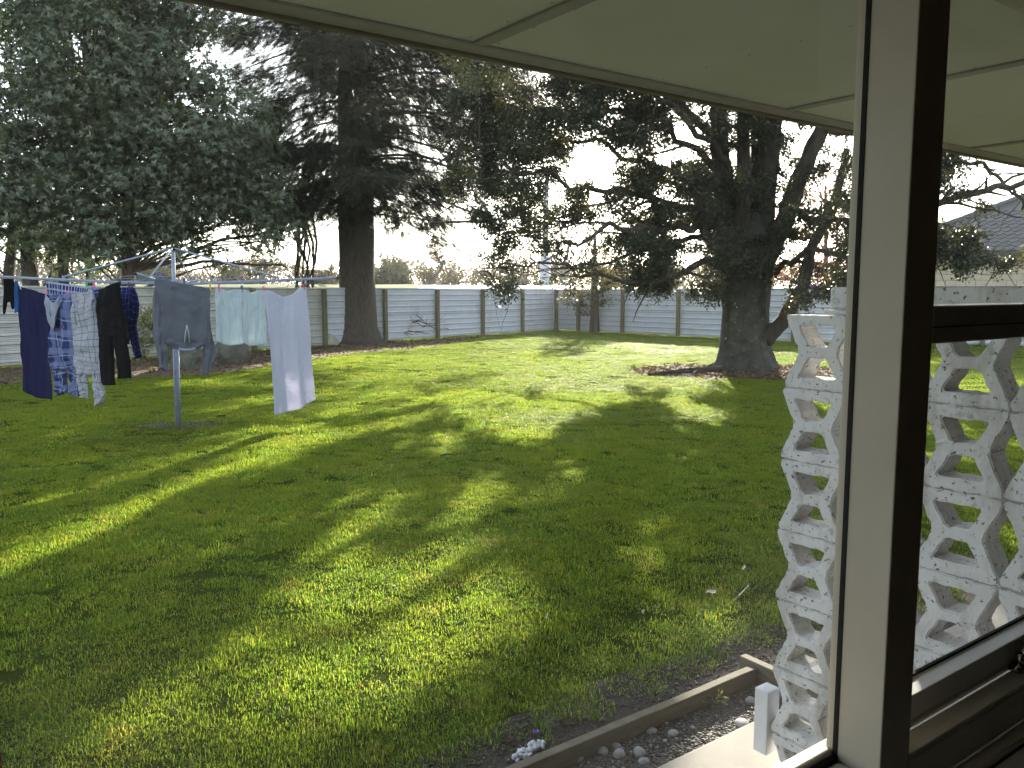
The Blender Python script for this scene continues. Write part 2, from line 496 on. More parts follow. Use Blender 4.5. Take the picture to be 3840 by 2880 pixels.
# ------------------------------------------------------------------ gaps through which the sun reaches the lawn (ground capsules: x0, y0, x1, y1, radius, strength)
GAPS = [(0.5, 1.8, 1.3, 3.5, 0.40, .95), (-0.5, -2.6, 0.2, -1.7, 0.4, .9), (-4.2, 6.2, -3.4, 9.3, .20, .7),
        (-0.4, 12.0, 1.4, 13.6, .5, .85), (1.6, 8.3, 2.2, 9.2, .18, .6), (-1.8, 6.2, -1.3, 7.4, .13, .6), (-2.0, 10.5, -1.2, 12.0, .28, .8),
        (-1.0, 4.45, -0.5, 4.2, 0.48, .97), (-1.0, 3.8, -0.6, 3.65, 0.30, .95), (0.52, 7.75, 0.56, 8.3, 0.20, .97),
        (-3.5, 4.6, -3.2, 6.6, 0.25, .97), (-3.2, 6.6, -2.9, 9.4, 0.20, .97), (-2.9, 9.4, -2.7, 13.0, 0.28, .97),
        (0.85, 5.6, 1.25, 6.3, 0.22, .85), (-0.45, 5.8, -0.25, 7.7, 0.20, .85), (0.15, 10.0, 0.5, 12.0, 0.42, .96),
        (2.5, 11.0, 2.8, 12.5, 0.40, .9), (-5.2, 8.2, -4.4, 8.6, 0.18, .7), (-1.9, 3.1, -1.2, 3.3, 0.16, .6), (0.4, 3.7, 0.9, 4.4, 0.12, .5),
        (-9.6, 16.5, -4.5, 15.5, 0.45, .85), (-4.5, 13.4, -2.5, 14.2, 0.4, .85)]
def keep(P, base=0.0):
    P = np.asarray(P)
    s = np.array(SUN_DIR)
    G = P[:, :2] - P[:, 2:3] * (s[:2] / s[2])[None]
    pk = np.full(len(P), base)
    for x0, y0, x1, y1, r, st in GAPS:
        a = np.array([x0, y0]); d = np.array([x1 - x0, y1 - y0])
        t = np.clip(((G - a) @ d) / (d @ d), 0, 1)
        q = np.linalg.norm((G - a - t[:, None] * d) / np.array([1.0, 1.6]), axis=1)
        pk = np.maximum(pk, st * np.clip((r * 1.35 - q) / (r * 0.7), 0, 1))
    far = np.clip((G[:, 1] - 13.0) / 5.0, 0, 1) * np.clip((G[:, 0] + 4.5 + (G[:, 1] - 13) * 0.05) / 2.0, 0, 1)
    pk = np.maximum(pk, 0.75 * far)
    return rng.random(len(P)) >= pk

# ------------------------------------------------------------------ the setting: lawn, beds, slab, far field
def sheet(name, pts, z, mat, kind='structure'):
    me = bpy.data.meshes.new(name)
    me.from_pydata([(p[0], p[1], z) for p in pts], [], [tuple(range(len(pts)))])
    o = link(name, me, mat)
    return tag(o, kind=kind)

sheet('lawn', [(-280, -40), (280, -40), (280, 215), (-280, 215)], 0.0, M['lawn'])

def ell(cx, cy, rx, ry, n=28, jit=0.12, rot=0.0):
    out = []
    for i in range(n):
        t = 2 * math.pi * i / n
        r = 1 + rnd.uniform(-jit, jit)
        x, y = math.cos(t) * rx * r, math.sin(t) * ry * r
        out.append((cx + x * math.cos(rot) - y * math.sin(rot), cy + x * math.sin(rot) + y * math.cos(rot)))
    return out

# garden bed: gravel inside the timber edging, bare soil outside it
EDGE_N = 2.285
bed = [H(-1.5, 2.06), H(6.0, 2.06), H(6.0, 2.6), H(3.8, 2.66), H(3.0, 2.68), H(2.4, 2.74), H(1.6, 2.66), H(0.6, 2.72), H(-1.5, 2.66)]
sheet('soil_bed', bed, 0.006, M['soil'])
slab = MB().box((-2.0, 0.78, -0.2), (6.0, 2.045, 0.028), HOUSE).build('concrete_path', M['concrete'], bevel=0.008)
tag(slab, kind='structure')

# raised paddock behind the fence
def bank():
    xs = np.linspace(-160, 160, 80); ds = [39.5, 42, 45, 48, 52, 58, 70, 90, 120, 150, 190]
    zs = [-0.02, 0.3, 1.1, 1.8, 2.2, 2.3, 2.3, 2.35, 2.4, 2.5, 2.6]
    V, Fc = [], []
    for j, d in enumerate(ds):
        for i, x in enumerate(xs):
            fade = 1.0 if x < -3 else max(0.72, 1 - (x + 3) * 0.03)
            yy = d + max(0, x - 2) * 0.05 - min(0, x) * -0.05
            V.append((x * (1 + d / 300), yy, zs[j] * fade + (noise.noise(Vector((x * 0.2, d * 0.15, 3))) * 0.12 if j > 1 else 0)))
    n = len(xs)
    for j in range(len(ds) - 1):
        for i in range(n - 1):
            Fc.append((j*n+i, j*n+i+1, (j+1)*n+i+1, (j+1)*n+i))
    me = bpy.data.meshes.new('paddock'); me.from_pydata(V, [], Fc); smooth(me)
    return tag(link('paddock', me, M['field']), kind='structure')
bank()

# ------------------------------------------------------------------ own house: wall, window, eave, room
GL_N = 0.7017            # glass line
HEAD = 2.36
house = thing('house', 'cream painted house seen from its dark room, with window frame and wide pale eave', 'house', H(1.2, 0.68, 0))
house_inv = Matrix.Translation(-house.location)
HB = house_inv @ HOUSE   # house axes, relative to the house thing
def hb(name, boxes, mat, parent=house, bevel=0.0, sm=False):
    b = MB()
    for a, c in boxes:
        b.box(a, c, HB)
    return b.build(name, mat, parent, bevel=bevel, sm=sm)
WL, WR = -1.9, 3.2      # window opening along the wall
hb('outer_wall', [((-6, .60, -.1), (WL, .765, 2.5)), ((WR, .60, -.1), (9, .765, 2.5)), ((WL, .60, -.1), (WR, .765, .985)), ((WL, .60, HEAD), (WR, .765, 2.5))], M['brickwork'])
hb('room_wall', [((-3.2, -4.6, .4), (5.4, -4.5, 2.85)), ((-3.3, -4.5, .4), (-3.2, .598, 2.85)), ((5.4, -4.5, .4), (5.5, .598, 2.85)),
                 ((-3.2, .55, .4), (WL - .06, .598, 2.85)), ((WR + .06, .55, .4), (5.4, .598, 2.85)), ((WL - .06, .55, .4), (WR + .06, .598, .96)), ((WL - .06, .55, HEAD + .05), (WR + .06, .598, 2.85))], M['room'])
hb('room_floor', [((-3.3, -4.6, .34), (5.5, .6, .398))], M['carpet'])
hb('room_ceiling', [((-3.3, -4.6, 2.852), (5.5, .6, 2.9))], M['room'])
# eave
EAVE_N, SOF = 2.19, 2.535
BAT = [-1.59, -.09, 1.43, 2.94, 4.47, 5.98, 7.5, 9.0]
for i in range(len(BAT) - 1):
    a, b = BAT[i] + .004, BAT[i + 1] - .004
    hb('soffit_panel', [((a, .765, SOF), (b, EAVE_N, SOF + .012))], M['soffit'])
for u in BAT[1:-1]:
    hb('soffit_batten', [((u - .024, .80, SOF - .009), (u + .024, EAVE_N - .075, SOF - .0005))], M['soffit_trim'], bevel=.002)
hb('eave_trim', [((BAT[0], EAVE_N - .072, SOF - .011), (BAT[-1], EAVE_N + .001, SOF - .0005))], M['soffit_trim'], bevel=.003)
hb('fascia', [((BAT[0], EAVE_N + .004, SOF - .020), (BAT[-1], EAVE_N + .03, SOF + .18))], M['fascia'], bevel=.004)
nh = MB()
for i in range(len(BAT) - 1):
    for uu in (BAT[i] + .045, BAT[i + 1] - .045, (BAT[i] + BAT[i + 1]) / 2):
        for k in range(8):
            c = HB @ Vector((uu + rnd.uniform(-.006, .006), .84 + k * .178 + rnd.uniform(-.01, .01), SOF - .0012))
            nh.tube([c, c + Vector((0, 0, .003))], .0042, 7)
tag(nh.build('nail_heads', M['soffit_trim'], house), kind='stuff')
rf = MB()
rf.add([HB @ Vector(p) for p in ((-7, EAVE_N + .09, SOF + .17), (9.2, EAVE_N + .09, SOF + .17), (9.2, -5, SOF + 2.2), (-7, -5, SOF + 2.2), (-7, EAVE_N + .09, SOF + .20), (9.2, EAVE_N + .09, SOF + .20), (9.2, -5, SOF + 2.23), (-7, -5, SOF + 2.23))],
       [(0,3,2,1),(4,5,6,7),(0,1,5,4),(1,2,6,5),(2,3,7,6),(3,0,4,7)])
rf.build('roof', M['roof_tile'], house)

# window frame and its pieces
MU0, MU1, MN0, MN1 = 1.150, 1.2344, 0.6259, 0.7175
win = hb('window_frame', [((WL, .60, HEAD - .06), (WR, .7175, HEAD)), ((WL, .60, 1.0), (WL + .05, .7175, HEAD - .06)), ((WR - .05, .60, 1.0), (WR, .7175, HEAD - .06))], M['cream_paint'], bevel=.003)
tag(win, 'cream painted timber window frame around the panes')
hb('mullion', [((MU0, MN0, 1.03), (MU1, GL_N - .003, HEAD - .06)), ((MU0 - .0005, GL_N + .002, 1.03), (MU1, MN1, HEAD - .06))], M['cream_paint'], win, bevel=.002)
hb('gasket', [((MU0 - .0012, GL_N - .0045, 1.066), (MU0 + .002, GL_N + .0035, HEAD - .06))], M['gasket'], win)
hb('gasket', [((WL + .05, GL_N - .006, 1.055), (MU0, GL_N + .003, 1.0675))], M['gasket'], win)
hb('window_bead', [((WL + .05, GL_N + .004, 1.01), (MU0 - .002, GL_N + .0175, 1.077))], M['cream_paint'], win, bevel=.003)
hb('bottom_rail', [((WL + .05, MN0 + .002, 1.0), (MU0 - .002, GL_N - .007, 1.061))], M['frame_paint'], win, bevel=.003)
hb('window_sill', [((WL, .7185, .985), (WR, .80, 1.008))], M['cream_paint'], win, bevel=.004)
hb('window_board', [((WL - .05, .43, .955), (WR + .05, .598, .985))], M['frame_paint'], win, bevel=.006)
hb('window_board', [((WL - .03, .5985, .985), (WR + .03, .6245, 1.0005))], M['frame_paint'], win, bevel=.004)
# right hand lights: fixed fanlight above, opening sash below
hb('transom', [((MU1 + .001, MN0, 1.7225), (WR - .05, MN1, 1.7795))], M['frame_paint'], win, bevel=.003)
hb('transom_groove', [((MU1 + .001, MN0 - .0012, 1.747), (WR - .05, MN0 + .002, 1.7485))], M['gasket'], win)
hb('bottom_rail', [((MU1 + .001, GL_N - .0352, 1.078), (WR - .05, GL_N - .002, 1.112)), ((MU1 + .001, GL_N + .004, 1.03), (WR - .05, MN1, 1.128))], M['frame_paint'], win, bevel=.003)
hb('gasket', [((MU1 + .001, GL_N - .003, 1.131), (WR - .05, GL_N + .003, 1.139))], M['gasket'], win)
wd = MB()
wd.add([HB @ Vector(p) for p in ((MU1 + .002, .7003, 1.1345), (WR - .051, .7003, 1.1345), (WR - .051, .6655, 1.1325), (MU1 + .002, .6655, 1.1325), (MU1 + .002, .7003, 1.09), (WR - .051, .7003, 1.09), (WR - .051, .6655, 1.09), (MU1 + .002, .6655, 1.09))],
       [(0, 3, 2, 1), (4, 5, 6, 7), (0, 1, 5, 4), (2, 3, 7, 6), (1, 2, 6, 5), (3, 0, 4, 7)])
wd.build('window_bead', M['bead_paint'], win, bevel=.0015)
hb('sash_sill', [((MU1 + .001, MN0 - .001, 1.0), (WR - .05, GL_N - .038, 1.066))], M['frame_paint'], win, bevel=.004)
hb('sash_sill', [((MU1 + .001, MN0 - .001, 1.0665), (WR - .05, GL_N - .0385, 1.0755))], M['frame_paint'], win, bevel=.002)
hb('glass_pane', [((WL + .05, GL_N - .002, 1.063), (MU0, GL_N + .002, HEAD - .06))], M['glass'], win)
hb('glass_pane', [((MU1, GL_N - .002, 1.132), (WR - .05, GL_N + .002, 1.7222))], M['glass'], win)
hb('glass_pane', [((MU1, GL_N - .002, 1.7796), (WR - .05, GL_N + .002, HEAD - .06))], M['glass'], win)
# fanlight stay seen as a dark bar, and the chrome casement fastener on the lower rail
st = MB().tube([HB @ Vector((1.2345, .69, 1.827)), HB @ Vector((1.285, .69, 1.826)), HB @ Vector((1.318, .69, 1.8255))], [.0042, .0042, .0034], 8)
st.build('stay_bar', M['dark_metal'], win, sm=True)
def fastener():
    b = MB()
    c = Vector((1.69, .655, 1.083))
    b.box(c + Vector((-.02, -.012, -.006)), c + Vector((.055, .010, .004)), HB)
    b.tube([HB @ (c + Vector((0, 0, .002))), HB @ (c + Vector((0, -.004, .026)))], [.009, .011], 12)
    b.tube([HB @ (c + Vector((0, -.004, .026))), HB @ (c + Vector((.03, -.016, .034))), HB @ (c + Vector((.07, -.012, .022))), HB @ (c + Vector((.10, -.012, .020)))], [.009, .008, .007, .009], 10)
    b.tube([HB @ (c + Vector((.035, -.012, .004))), HB @ (c + Vector((.04, -.014, .016)))], [.007, .005], 10)
    return b.build('casement_fastener', M['chrome'], win, sm=True)
fastener()
# dried droppings and droplets on the outside of the big pane
def on_glass(px, py):
    r = ray(px, py)
    return Vector((0, 0, EYE)) + r * ((GL_N + .0032) / NX.dot(r))
dm = MB()
def blob(px, py, rx, ry, n=9, ang=0.0):
    c = on_glass(px, py)
    vs = []
    k = 0.9 / FPX
    for i in range(n):
        t = 2 * math.pi * i / n
        q = 1 + rnd.uniform(-.3, .3)
        x, y = math.cos(t) * rx * q * k, math.sin(t) * ry * q * k
        x, y = x * math.cos(ang) - y * math.sin(ang), x * math.sin(ang) + y * math.cos(ang)
        vs.append(house_inv @ (c + UX * x + Vector((0, 0, y))))
    dm.add(vs, [tuple(range(n))])
for px, py, rx, ry, an in ((2785, 2218, 55, 4, .42), (2790, 2128, 14, 11, .8), (2052, 2312, 8, 13, 0), (2412, 2292, 12, 12, 0), (2756, 1138, 5, 5, 0), (2762, 1152, 5, 4, 0),
                   (2758, 1172, 4, 4, 0), (2764, 1198, 4, 3, 0), (2760, 1210, 5, 3, .5), (2842, 1168, 6, 5, 0), (2868, 1330, 4, 11, 0), (2722, 1270, 4, 6, 0), (2783, 1228, 3, 4, 0),
                   (2755, 1208, 3, 4, 0), (3086, 1300, 10, 16, 0), (3105, 1108, 7, 5, 0), (3120, 1145, 9, 10, 0), (3008, 1094, 4, 5, 0), (2668, 1285, 5, 10, 0), (2562, 340, 5, 16, .3), (2720, 1040, 4, 12, .7)):
    blob(px, py, rx, ry, 10, an)
so = dm.build('dried_droplets', M['droplet'], win)
tag(so, kind='stuff')

dm = MB()
blob(3012, 1105, 62, 120, 26, .05); 
sm2 = dm.build('rain_smear', None, win)
sm2.data.materials.append(smear_mat('rain_smear', 0.0, 0.07, 26))
tag(sm2, 'pale rain smear on the big pane')
dm = MB()
for px, py, w_, h_ in ((2712, 2010, 9, 210), (2590, 380, 10, 60)):
    blob(px, py, w_, h_, 16, .02)
sm3 = dm.build('rain_streaks', None, win)
sm3.data.materials.append(smear_mat('rain_streaks', 0.0, 0.035, 60))
tag(sm3, kind='stuff')
# curtain at the left of the window (only its edge shows)
cb = MB()
nv, nz = 40, 12
vs = []
for j in range(nz):
    for i in range(nv):
        s = i / (nv - 1)
        vs.append(H(-.165 + s * .190, .50 + .045 * math.sin(s * 26) * (0.6 + .4 * j / nz), 2.45 - j * (2.0 / (nz - 1))))
cb.add(vs, [(j*nv+i, j*nv+i+1, (j+1)*nv+i+1, (j+1)*nv+i) for j in range(nz - 1) for i in range(nv - 1)])
cu = cb.build('curtain', M['curtain'], sm=True)
sm_ = cu.modifiers.new('thick', 'SOLIDIFY'); sm_.thickness = .003
tag(cu, 'dark red curtain drawn back at the left edge of the window', 'curtain')

# ------------------------------------------------------------------ breeze block wall
BP, BH, BT = 0.2515, 0.2605, 0.10
def round_loop(pts, r, k=3):
    out = []
    n = len(pts)
    for i in range(n):
        p, a, b = Vector(pts[i]), Vector(pts[i - 1]), Vector(pts[(i + 1) % n])
        da, db = (a - p), (b - p)
        rr = min(r, da.length * .45, db.length * .45)
        A, B = p + da.normalized() * rr, p + db.normalized() * rr
        for j in range(k + 1):
            t = j / k
            out.append(((1 - t) ** 2 * A + 2 * t * (1 - t) * p + t * t * B))
    return out
def densify(loop, step=.014):
    out = []
    n = len(loop)
    for i in range(n):
        a, b = loop[i], loop[(i + 1) % n]
        k = max(1, int((b - a).length / step))
        out += [a + (b - a) * (j / k) for j in range(k)]
    return out
def block_mesh(seed):
    r = random.Random(seed)
    w, h = BP, BH - .004
    X = lambda t: (t - .5) * w
    Z = lambda t: t * h
    outer = [(X(.0), Z(0)), (X(1.), Z(0)), (X(1.), Z(.075)), (X(.81), Z(.46)), (X(.81), Z(.54)), (X(1.), Z(.925)), (X(1.), Z(1)), (X(0), Z(1)), (X(0), Z(.925)), (X(.19), Z(.54)), (X(.19), Z(.46)), (X(0), Z(.075))]
    top = [(X(.205), Z(.855)), (X(.37), Z(.575)), (X(.63), Z(.575)), (X(.795), Z(.855))]
    bot = [(X(.205), Z(.145)), (X(.795), Z(.145)), (X(.63), Z(.425)), (X(.37), Z(.425))]
    bm = bmesh.new()
    loops = []
    for pts, rad in ((outer, .012), (top, .012), (bot, .012)):
        lp = densify(round_loop(pts, rad), .016)
        jit = .0026
        lp = [p + Vector((r.uniform(-jit, jit), r.uniform(-jit, jit))) for p in lp]
        loops.append(lp)
    fr, bk = [], []
    for lp in loops:
        fr.append([bm.verts.new((p.x, -BT / 2 + r.uniform(-.001, .001), p.y)) for p in lp])
        bk.append([bm.verts.new((p.x, BT / 2, p.y)) for p in lp])
    for rings in (fr, bk):
        es = []
        for ring in rings:
            es += [bm.edges.new((ring[i], ring[(i + 1) % len(ring)])) for i in range(len(ring))]
        bmesh.ops.triangle_fill(bm, edges=es, use_beauty=True)
    for a, b in zip(fr, bk):
        n = len(a)
        for i in range(n):
            bm.faces.new((a[i], a[(i + 1) % n], b[(i + 1) % n], b[i]))
    bmesh.ops.recalc_face_normals(bm, faces=bm.faces)
    ed = [e for e in bm.edges if len(e.link_faces) == 2 and e.calc_face_angle(0) > 1.0]
    bmesh.ops.bevel(bm, geom=ed, offset=.004, segments=2, affect='EDGES')
    me = bpy.data.meshes.new('breeze_block')
    bm.to_mesh(me); bm.free()
    me.materials.append(M['white_block'])
    return me
WU, WEND = 2.58, 1.805
bw = thing('breeze_block_wall', 'white painted breeze block screen wall beside the window, stepped at its top', 'wall', H(WU, WEND - .5, 0))
BWM = Matrix.Translation(-bw.location) @ HOUSE
bms = [block_mesh(s) for s in (1, 2, 3)]
ZTOP = 1.722
wall_rot = HA * -1 + math.pi / 2     # block x axis = N (outwards), y axis = -U
R3 = Matrix(((NX.x, UX.x, 0), (NX.y, UX.y, 0), (0, 0, 1)))
for row in range(7):
    for c in range(5):
        n0 = WEND - BP * (c + .5)
        if n0 < .8: continue
        o = link('breeze_block', bms[(row * 2 + c) % 3], None, bw)
        p = H(WU + rnd.uniform(-.003, .003), n0 + (rnd.uniform(-.006, .006) if c == 0 else rnd.uniform(-.002, .002)), ZTOP - BH * (row + 1) + .002) - bw.location
        o.matrix_local = Matrix.Translation(p) @ R3.to_4x4() @ Matrix.Rotation(rnd.uniform(-.006, .006), 4, 'Y')
mo = MB()
for row in range(1, 7):
    z = ZTOP - BH * row
    mo.box((WU - BT / 2 + .006, .77, z - .005), (WU + BT / 2 - .006, WEND - .008, z + .005), BWM)
tag(mo.build('mortar', M['mortar'], bw), kind='stuff')
# the stepped top: a thin slip, then a solid half block further in
MB().box((WU - .046, .77, ZTOP + .001), (WU + .046, WEND - .142, ZTOP + .017), BWM).build('mortar_slip', M['white_block'], bw, bevel=.004)
MB().box((WU - .048, .77, ZTOP + .018), (WU + .048, WEND - .165, ZTOP + .094), BWM).build('solid_block', M['white_block'], bw, bevel=.010, segs=3)

# short white post at the end of the block wall
PZ = .312
po = MB().box((-.036, -.03, -.25), (.036, .03, 0), None).build('short_post', M['white_post'], bevel=.004)
po.matrix_world = Matrix.Translation(H(2.547, 1.842, PZ)) @ HOUSE.to_3x3().to_4x4()
tag(po, 'short white square post standing against the end of the block wall', 'post')

# timber edging of the bed
def board(name, a, b, hgt, thick, label):
    a, b = Vector(a), Vector(b)
    L = (b - a).length
    n = max(2, int(L / .12))
    bmv = MB()
    vs, fs = [], []
    for i in range(n + 1):
        x = L * i / n
        w = noise.noise(Vector((x * 2.1, 5.1, a.x))) * .004
        hz = hgt + noise.noise(Vector((x * 3, 1.7, 0))) * .004
        vs += [(x, -thick / 2 + w, -.06), (x, thick / 2 + w, -.06), (x, thick / 2 + w, hz), (x, -thick / 2 + w, hz)]
    for i in range(n):
        k = i * 4
        for q in range(4):
            fs.append((k + q, k + (q + 1) % 4, k + 4 + (q + 1) % 4, k + 4 + q))
    fs += [(3, 2, 1, 0), (n*4, n*4+1, n*4+2, n*4+3)]
    bmv.add(vs, fs)
    o = bmv.build(name, M['edge_wood'], bevel=.004)
    o.location = a
    o.rotation_euler = (0, 0, math.atan2(b.y - a.y, b.x - a.x))
    return tag(o, label, 'edging board')
board('edging_board', H(-1.2, EDGE_N), H(3.055, EDGE_N), .085, .042, 'long weathered timber edging board between gravel bed and lawn')
board('edging_board', H(3.085, EDGE_N + .09), H(3.085, EDGE_N - .45), .10, .045, 'short dark timber edging board closing the far end of the gravel bed')

# ------------------------------------------------------------------ corrugated iron fences
FC, FL, FR1, FR2 = Vector((2.06, 38.8, 0)), Vector((-12.2, 19.65, 0)), Vector((10.1, 29.57, 0)), Vector((21.0, 25.2, 0))
FTOP = 1.93
PER = [(0, .026), (.14, .026), (.145, -.012), (.225, -.012), (.23, .014), (.34, .014), (.42, .0), (.50, .012), (.57, .012), (.64, .0), (.71, .012), (.78, .012), (.84, .0), (.90, .014)]
def sheet_mesh(L, z0, z1, per=.212):
    zs, ys = [], []
    k = 0
    while True:
        for f, y in PER:
            z = z1 - (k + f) * per
            if z < z0: break
            zs.append(z); ys.append(y)
        else:
            k += 1
            continue
        break
    zs.append(z0); ys.append(0.0)
    vs, fs = [], []
    for z, y in zip(zs, ys):
        vs += [(0, -y, z), (L, -y, z)]
    for i in range(len(zs) - 1):
        fs.append((2*i, 2*i+2, 2*i+3, 2*i+1))
    me = bpy.data.meshes.new('sheet')
    me.from_pydata(vs, [], fs)
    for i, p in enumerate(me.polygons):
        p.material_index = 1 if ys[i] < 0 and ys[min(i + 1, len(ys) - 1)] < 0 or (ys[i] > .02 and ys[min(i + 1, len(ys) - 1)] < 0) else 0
    return me
def post_mesh(h):
    b = MB().box((-.065, -.165, -.3), (.065, -.03, h))
    me = b.mesh('post')
    bm = bmesh.new(); bm.from_mesh(me)
    bmesh.ops.bevel(bm, geom=list(bm.edges), offset=.008, segments=1, affect='EDGES')
    bm.to_mesh(me); bm.free()
    me.materials.append(M['post_wood'])
    return me
def fence(label, group, legs, mats):
    t = thing('corrugated_fence', label, 'fence', legs[0][0], 0, group)
    base = Vector(legs[0][0])
    pm = post_mesh(1.90)
    cache = {}
    for li, (A, B, stations) in enumerate(legs):
        d = (B - A); L = d.length; d.normalize()
        ang = math.atan2(d.y, d.x)
        nn = Vector((d.y, -d.x, 0))            # -y local = towards the yard when d runs so
        side = 1 if nn.dot(Vector((0, 0, 0)) - A) > 0 else -1
        if side < 0:
            A, B = B, A; d = -d; ang = math.atan2(d.y, d.x); stations = [L - s for s in reversed(stations)]
        for s in stations:
            o = link('post', pm, None, t)
            o.location = A + d * s - base
            o.rotation_euler = (0, rnd.uniform(-.008, .008), ang)
            o.location.z = rnd.uniform(-.015, .015)
        for i in range(len(stations) - 1):
            s0, s1 = stations[i], stations[i + 1]
            mid = A + d * (s0 + s1) / 2
            mt = mats(mid)
            for z0, z1, off in ((.045 + rnd.uniform(0, .03), 1.0, .0), (.965, FTOP + rnd.uniform(-.008, .004), .006)):
                key = (round(s1 - s0, 2), round(z0, 2), round(z1, 2), mt.name)
                if key not in cache:
                    me = sheet_mesh(s1 - s0 + .05, z0, z1)
                    me.materials.append(mt); me.materials.append(M['groove_shade'])
                    cache[key] = me
                o = link('sheet', cache[key], None, t)
                o.location = A + d * (s0 - .02) - base + Vector((0, 0, rnd.uniform(-.003, .003)))
                o.location += -Vector((d.y, -d.x, 0)) * (-off)
                o.rotation_euler = (0, 0, ang)
        for z in (.35, 1.05, 1.78):
            r = MB().box((stations[0], .012, z - .035), (stations[-1], .06, z + .035))
            ro = r.build('rail', M['post_wood'], t)
            ro.location = A - base; ro.rotation_euler = (0, 0, ang)
        c = MB().box((stations[0], -.012, FTOP + .004), (stations[-1], .05, FTOP + .016))
        co = c.build('capping', M['fence_a'], t)
        co.location = A - base; co.rotation_euler = (0, 0, ang)
LF = (FC - FL).length
SPL = .117 * LF
fence('long corrugated iron fence along the left side, behind the washing and the spruce', None,
      [(FL - (FC - FL).normalized() * (SPL * 10 - LF), FC, [SPL * k for k in range(0, 11)])],
      lambda p: M['fence_b'] if p.x < -6.4 else M['fence_a'])
L1 = (FR1 - FC).length
L2 = (FR2 - FR1).length
fence('corrugated iron fence across the far right of the lawn, behind the thick-trunked tree', None,
      [(FC, FR1, [.02, .126 * L1, .341 * L1, .583 * L1, .797 * L1, L1]), (FR1, FR2, [.03, L2 * .25, L2 * .5, L2 * .75, L2])],
      lambda p: M['fence_a'])

# ------------------------------------------------------------------ rotary clothesline
MBASE = gnd(668, 1595)
MTOP = atD(648, 932, 11.13)
line_t = thing('clothesline', 'galvanised rotary clothesline with four arms standing in the lawn, hung with washing', 'clothesline', MBASE)
def rel(p, t): return Vector(p) - t.location
def mast_at(z): return MBASE + (MTOP - MBASE) * (z / MTOP.z)
a3 = Vector((.205, -.979, 0)); aR = Vector((.979, .205, 0)); aL = -aR; a4 = -a3
HUBZ = 1.897
def arm_pt(a, r): 
    m = mast_at(HUBZ)
    return Vector((m.x, m.y, HUBZ)) + a * r + Vector((0, 0, .1 * r / 2.146))
MB().tube([rel(MBASE - Vector((0, 0, .2)), line_t), rel(mast_at(1.12), line_t)], [.040, .040], 14).build('mast', M['galv'], line_t, sm=True)
MB().tube([rel(mast_at(1.10), line_t), rel(MTOP, line_t)], [.026, .026], 12).build('inner_mast', M['galv'], line_t, sm=True)
MB().tube([rel(mast_at(HUBZ - .06), line_t), rel(mast_at(HUBZ + .05), line_t)], [.038, .038], 12).build('hub', M['galv'], line_t, sm=True)
MB().tube([rel(MTOP - Vector((0, 0, .03)), line_t), rel(MTOP + Vector((0, 0, .012)), line_t), rel(MTOP + Vector((0, 0, .022)), line_t)], [.036, .038, .02], 12).build('mast_cap', M['dark_metal'], line_t, sm=True)
for a in (aR, aL, a3, a4):
    ar = MB().tube([rel(arm_pt(a, .03), line_t), rel(arm_pt(a, 2.14), line_t)], .0165, 10).build('arm', M['galv'], line_t, sm=True)
    MB().tube([rel(arm_pt(a, 2.125), line_t), rel(arm_pt(a, 2.165), line_t)], .0185, 10).build('end_cap', M['dark_metal'], ar, sm=True)
    e = arm_pt(a, 1.345) + Vector((0, 0, .035))
    top = MTOP + a * .03
    MB().tube([rel(top, line_t), rel(e, line_t)], [.0125, .0125], 8).build('strut', M['galv'], line_t, sm=True)
    MB().tube([rel(e + Vector((0, 0, .015)), line_t), rel(arm_pt(a, 1.345) - Vector((0, 0, .02)), line_t)], .02, 8).build('bracket', M['galv'], line_t)
SAG = {('3R', 1.95): .14, ('3L', 1.95): .21, ('3L', 1.6): .08}
wb = MB()
def wire_pt(q, r, s):
    A, B = {'3R': (a3, aR), '3L': (a3, aL), '4R': (a4, aR), '4L': (a4, aL)}[q]
    p, k = arm_pt(A, r), arm_pt(B, r)
    return p + (k - p) * s - Vector((0, 0, SAG.get((q, r), .02) * 4 * s * (1 - s)))
for q in ('3R', '3L', '4R', '4L'):
    for r in (2.1, 1.95, 1.78, 1.6, 1.42, 1.24, 1.05):
        wb.tube([rel(wire_pt(q, r, i / 10) - Vector((0, 0, .018)), line_t) for i in range(11)], .0022, 4)
tag(wb.build('line_wires', M['galv'], line_t), kind='stuff')

# ------------------------------------------------------------------ washing
PL_R = (arm_pt(a3, 1.95), arm_pt(aR, 1.95))
PL_L = (arm_pt(a3, 1.95), arm_pt(aL, 1.95))
PL_B = (arm_pt(a3, 1.6), arm_pt(aL, 1.6))
PL_ARM = (arm_pt(aL, 1.2), arm_pt(aL, 2.1))
def pl_normal(pl):
    t = Vector((pl[1].x - pl[0].x, pl[1].y - pl[0].y, 0)).normalized()
    n = Vector((t.y, -t.x, 0))
    return n if n.y < 0 else -n
def interp(pl, s):
    k = s * (len(pl) - 1)
    i = min(int(k), len(pl) - 2)
    f = k - i
    return tuple(pl[i][j] + (pl[i + 1][j] - pl[i][j]) * f for j in range(len(pl[0])))
def smooth_interp(pl, s):
    n = len(pl)
    k = s * (n - 1); i = min(int(k), n - 2); f = k - i
    P = lambda q: pl[max(0, min(n - 1, q))]
    out = []
    for j in range(len(pl[0])):
        a, b, c, d = P(i-1)[j], P(i)[j], P(i+1)[j], P(i+2)[j]
        out.append(.5 * (2*b + (c - a) * f + (2*a - 5*b + 4*c - d) * f * f + (3*b - a - 3*c + d) * f ** 3))
    return tuple(out)
